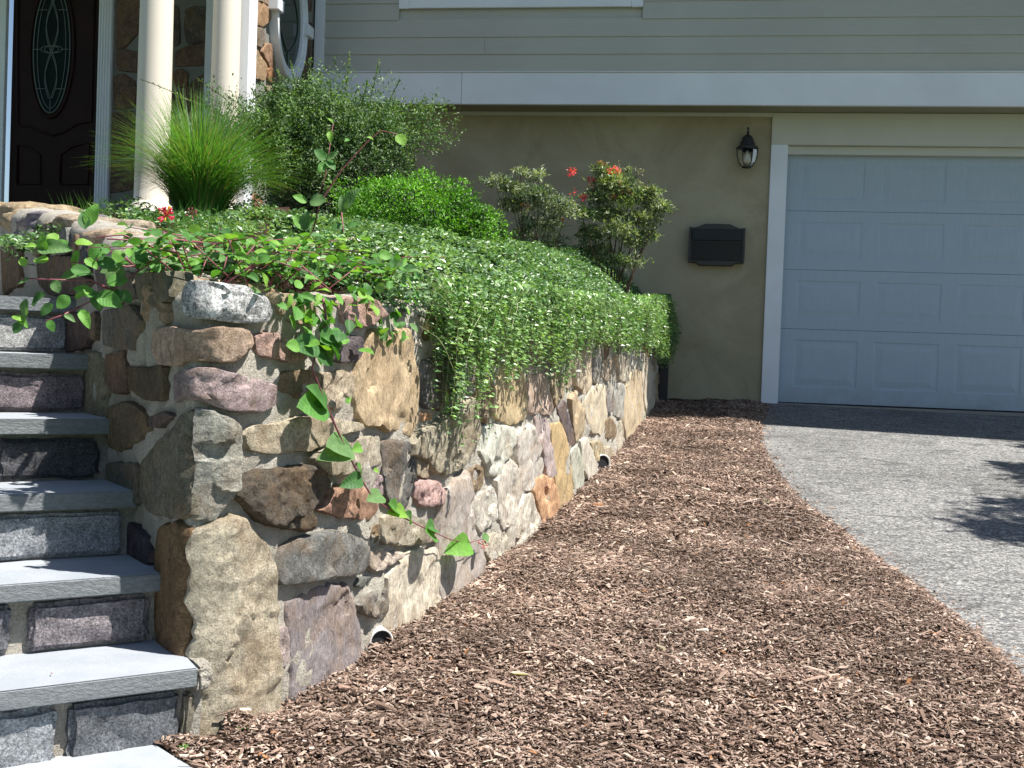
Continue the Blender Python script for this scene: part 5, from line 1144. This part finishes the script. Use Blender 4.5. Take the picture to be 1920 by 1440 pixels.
for (a_, e_, L_, ci) in sl_:
    yd = 3.0 - .28 * min(1, (420 - a_[0]) / 330) - .01; p0_ = at(*a_, yd); p1_ = at(*e_, yd - rng.uniform(-.01, .02)); put_leaf(p0_, p1_ - p0_, np.array([.1, -.75, .6]) + rng.normal(0, .2, 3), max(L_, np.linalg.norm(p1_ - p0_)), GRN_[ci])
# tall runner rising in front of the dark shrub
ru = [(585, 440), (600, 380), (640, 320), (690, 265), (715, 245), (745, 252), (765, 275)]
stems.append(tube([at(x_, y_, 4.1) for x_, y_ in ru], [.003, .003, .0028, .0025, .002, .0016, .001], 6)); stems.append(tube([at(x_, y_, 4.1) for x_, y_ in ((640, 500), (645, 440), (640, 395))], .0025, 5)); stems.append(tube([at(x_, y_, 4.1) for x_, y_ in ((575, 430), (610, 330), (625, 230))], [.002, .0016, .001], 5))
for (a_, e_, L_, ci) in [((612, 300), (590, 280), .05, 0), ((612, 300), (632, 285), .05, 4), ((612, 305), (600, 318), .05, 1), ((612, 300), (625, 310), .05, 0), ((580, 378), (612, 375), .055, 4), ((575, 380), (550, 365), .04, 2), ((618, 245), (620, 265), .03, 5), ((645, 400), (640, 365), .05, 4), ((645, 395), (670, 350), .045, 4), ((643, 420), (620, 425), .045, 0), ((648, 425), (668, 415), .05, 0), ((570, 430), (550, 400), .045, 2), ((570, 430), (585, 405), .045, 1), ((570, 432), (575, 395), .045, 4), ((700, 262), (690, 255), .02, 5), ((745, 252), (760, 272), .03, 5), ((655, 262), (650, 262), .03, 1), ((625, 232), (618, 222), .03, 5)]:
    p0_ = at(*a_, 4.08); p1_ = at(*e_, 4.06); put_leaf(p0_, p1_ - p0_, np.array([0, -.8, .5]) + rng.normal(0, .15, 3), max(L_, np.linalg.norm(p1_ - p0_)), GRN_[ci])
v, f = join_vf(stems); link('stem', mesh_py('stem', v, f, True), M['redstem'], hs)
# flowers: a whorl of slender trumpets
def trumpet(L=.03):
    return tube([(0, 0, 0), (0, L * .35, .001), (0, L * .75, .002), (0, L, .001)], [.0012, .0016, .0024, .0042], 6)
tm = mesh_py('petal', *trumpet(), True); tm.materials.append(M['petal'])
def flower(px, py, yd, n_, colr, tip, L=1.):
    c = at(px, py, yd)
    for i in range(n_):
        a = i / n_ * 6.28 + rng.normal(0, .2); d = Vector((math.cos(a), -.45, math.sin(a) * .8 + .25)).normalized(); q = put_leaf(c, d, Vector((0, -1, .3)), L * rng.uniform(.75, 1.1), tip if i % 4 == 3 else colr, mesh=tm); q.name = 'petal'
flower(312, 404, 3.6, 14, (.75, .06, .14), (.85, .5, .05), 1.0); flower(360, 402, 3.7, 8, (.35, .08, .12), (.35, .1, .12), .8); flower(906, 1022, 3.55, 6, (.6, .05, .06), (.6, .1, .1), .6)
flower(1072, 322, 6.9, 0, (1, 0, 0), (1, 0, 0))

# ------------------------------------------------------------------ little things on the ground
def weed(px, py, n_, r_, lab):
    p = on_ground(px, py, .02); e = empty('weed', tuple(p), 0, label=lab, cat='weed'); P = np.tile(p, (n_, 1)); a = rng.random(n_) * 6.28
    D = np.stack([np.cos(a), np.sin(a), rng.uniform(.3, 1.2, n_)], 1); leaf_obj('foliage', [leafbatch(P, unit(D), unit(rng.normal(0, .4, (n_, 3)) + [0, 0, 1]), np.full(n_, r_), np.full(n_, .4), shades(n_, (.05, .15, .02), (.1, .25, .04)))], M['leaf'], e)
weed(455, 1370, 9, .02, 'tiny green weed in the mulch by the big corner stone'); weed(1138, 1082, 8, .022, 'tiny green weed in the open mulch, mid way up the bed'); weed(1440, 945, 10, .03, 'tiny green weed in the mulch near the driveway edge'); weed(345, 1405, 8, .016, 'tiny green weed between the paving slab and the mulch')
def dead_leaf(p, L, rz, lab, colr=(.30, .12, .05)):
    me = mesh_py('dead_leaf', [(x_ * L, y_ * L, z_ * L) for x_, y_, z_ in [(0, -.5, .02), (-.16, -.1, .09), (0, -.1, .0), (.16, -.1, .1), (-.12, .25, .07), (0, .25, .02), (.12, .25, .08), (0, .5, .1)]], [(0, 2, 1), (0, 3, 2), (1, 2, 5, 4), (2, 3, 6, 5), (4, 5, 7), (5, 6, 7)]); me.materials.append(M['petal'])
    o = link('dead_leaf', me, None, None, colr, local=True, label=lab, cat='leaf'); o.location = p; o.rotation_euler = (0, 0, rz)
q = at(227, 1404, 2.575); dead_leaf((q[0], q[1], .008), .04, 1.3, 'brown curled leaf lying on the paving slab')
for px, py, L_, rz_, t_ in ((1240, 1215, .05, .5, 'broad curled tan leaf lying in the mulch nearest the middle of the bed'), (975, 1265, .06, 1.5, 'long pale wood sliver lying in the mulch below the drain pipe')):
    q = on_ground(px, py, .03); dead_leaf(tuple(q), L_, rz_, t_, (.5, .42, .34))
dead_leaf((at(97, 1252, 2.5)[0], 2.5, .175), .012, .4, 'small red-brown leaf scrap on the lowest tread', (.3, .1, .08))
# tree out to the right whose boughs shade the driveway
def tree(x, y, h, cr_, seed):
    e = empty('shade_tree', (x, y, G(x, y)), 0, label='broadleaf tree right of the driveway', cat='tree'); g = G(x, y); r2 = np.random.default_rng(seed); tb = [tube([(x, y, g - .1), (x + .05, y, g + h * .4), (x, y + .1, g + h * .8)], [.16, .12, .05], 10)]; b = []
    for (dx, dy, dz, r_) in cr_:
        tb.append(tube([(x, y, g + dz * .7), (x + dx * .5, y + dy * .5, g + dz * .9), (x + dx, y + dy, g + dz)], [.06, .035, .015], 6)); b.append(crown((x + dx, y + dy, g + dz), (r_, r_, r_ * .45), int(2600 * r_ * r_ + 500), .07, .6, (.03, .07, .02), (.07, .14, .04), seed + dx, .35, .2))
    v, f = join_vf(tb); link('trunk', mesh_py('trunk', v, f, True), M['stem'], e); leaf_obj('crown', b, M['leaf'], e, kind='stuff')
def above(px, py, h):                    # the spot in the air whose shadow falls at this point of the driveway
    p = on_ground(px, py); k_ = h / sd.z; return p[0] + sd.x * k_, p[1] + sd.y * k_
def sky_blocker(x, y, h, r_, seed, lab):  # out-of-view trees, added to keep sky light off the stair side
    e = empty('sky_blocker_tree', (x, y, G(x, y)), 0, label=lab, cat='tree'); b = []
    for k_ in range(9):
        t = k_ / 8; rr_ = r_ * (1 - t) ** .8 + .15; b.append(crown((x, y, .35 + h * t * .95), (rr_, rr_, h / 9), int(3800 * rr_ + 300), .10, .5, (.02, .045, .015), (.05, .09, .03), seed + k_, .3, .15))
    leaf_obj('crown', b, M['leaf'], e, kind='stuff'); v, f = tube([(x, y, -.3), (x, y, h)], [.14, .02], 8); link('trunk', mesh_py('trunk', v, f), M['stem'], e)
sky_blocker(-4.3, 1.9, 5.2, 1.75, 51, 'unseen tree added left of the steps to block sky light, the nearer one'); sky_blocker(-5.4, 4.4, 5.6, 1.8, 71, 'unseen tree added left of the steps to block sky light, the farther one')
TX_, TY_ = 7.6, 6.6; cr_ = []
for px, py, h_, r_ in ((1930, 1005, 3.2, .22), (1885, 990, 3.0, .10), (1925, 945, 3.6, .16), (1925, 880, 4.0, .22), (1885, 870, 3.6, .10), (1960, 980, 4.2, .4), (1990, 900, 4.4, .4), (2050, 1000, 4.4, .6), (2080, 900, 4.8, .6), (1930, 835, 4.4, .22), (2150, 960, 5.2, .8)):
    a_, b_ = above(px, py, h_); cr_.append((a_ - TX_, b_ - TY_, h_, r_))
tree(TX_, TY_, 6.2, cr_, 5)
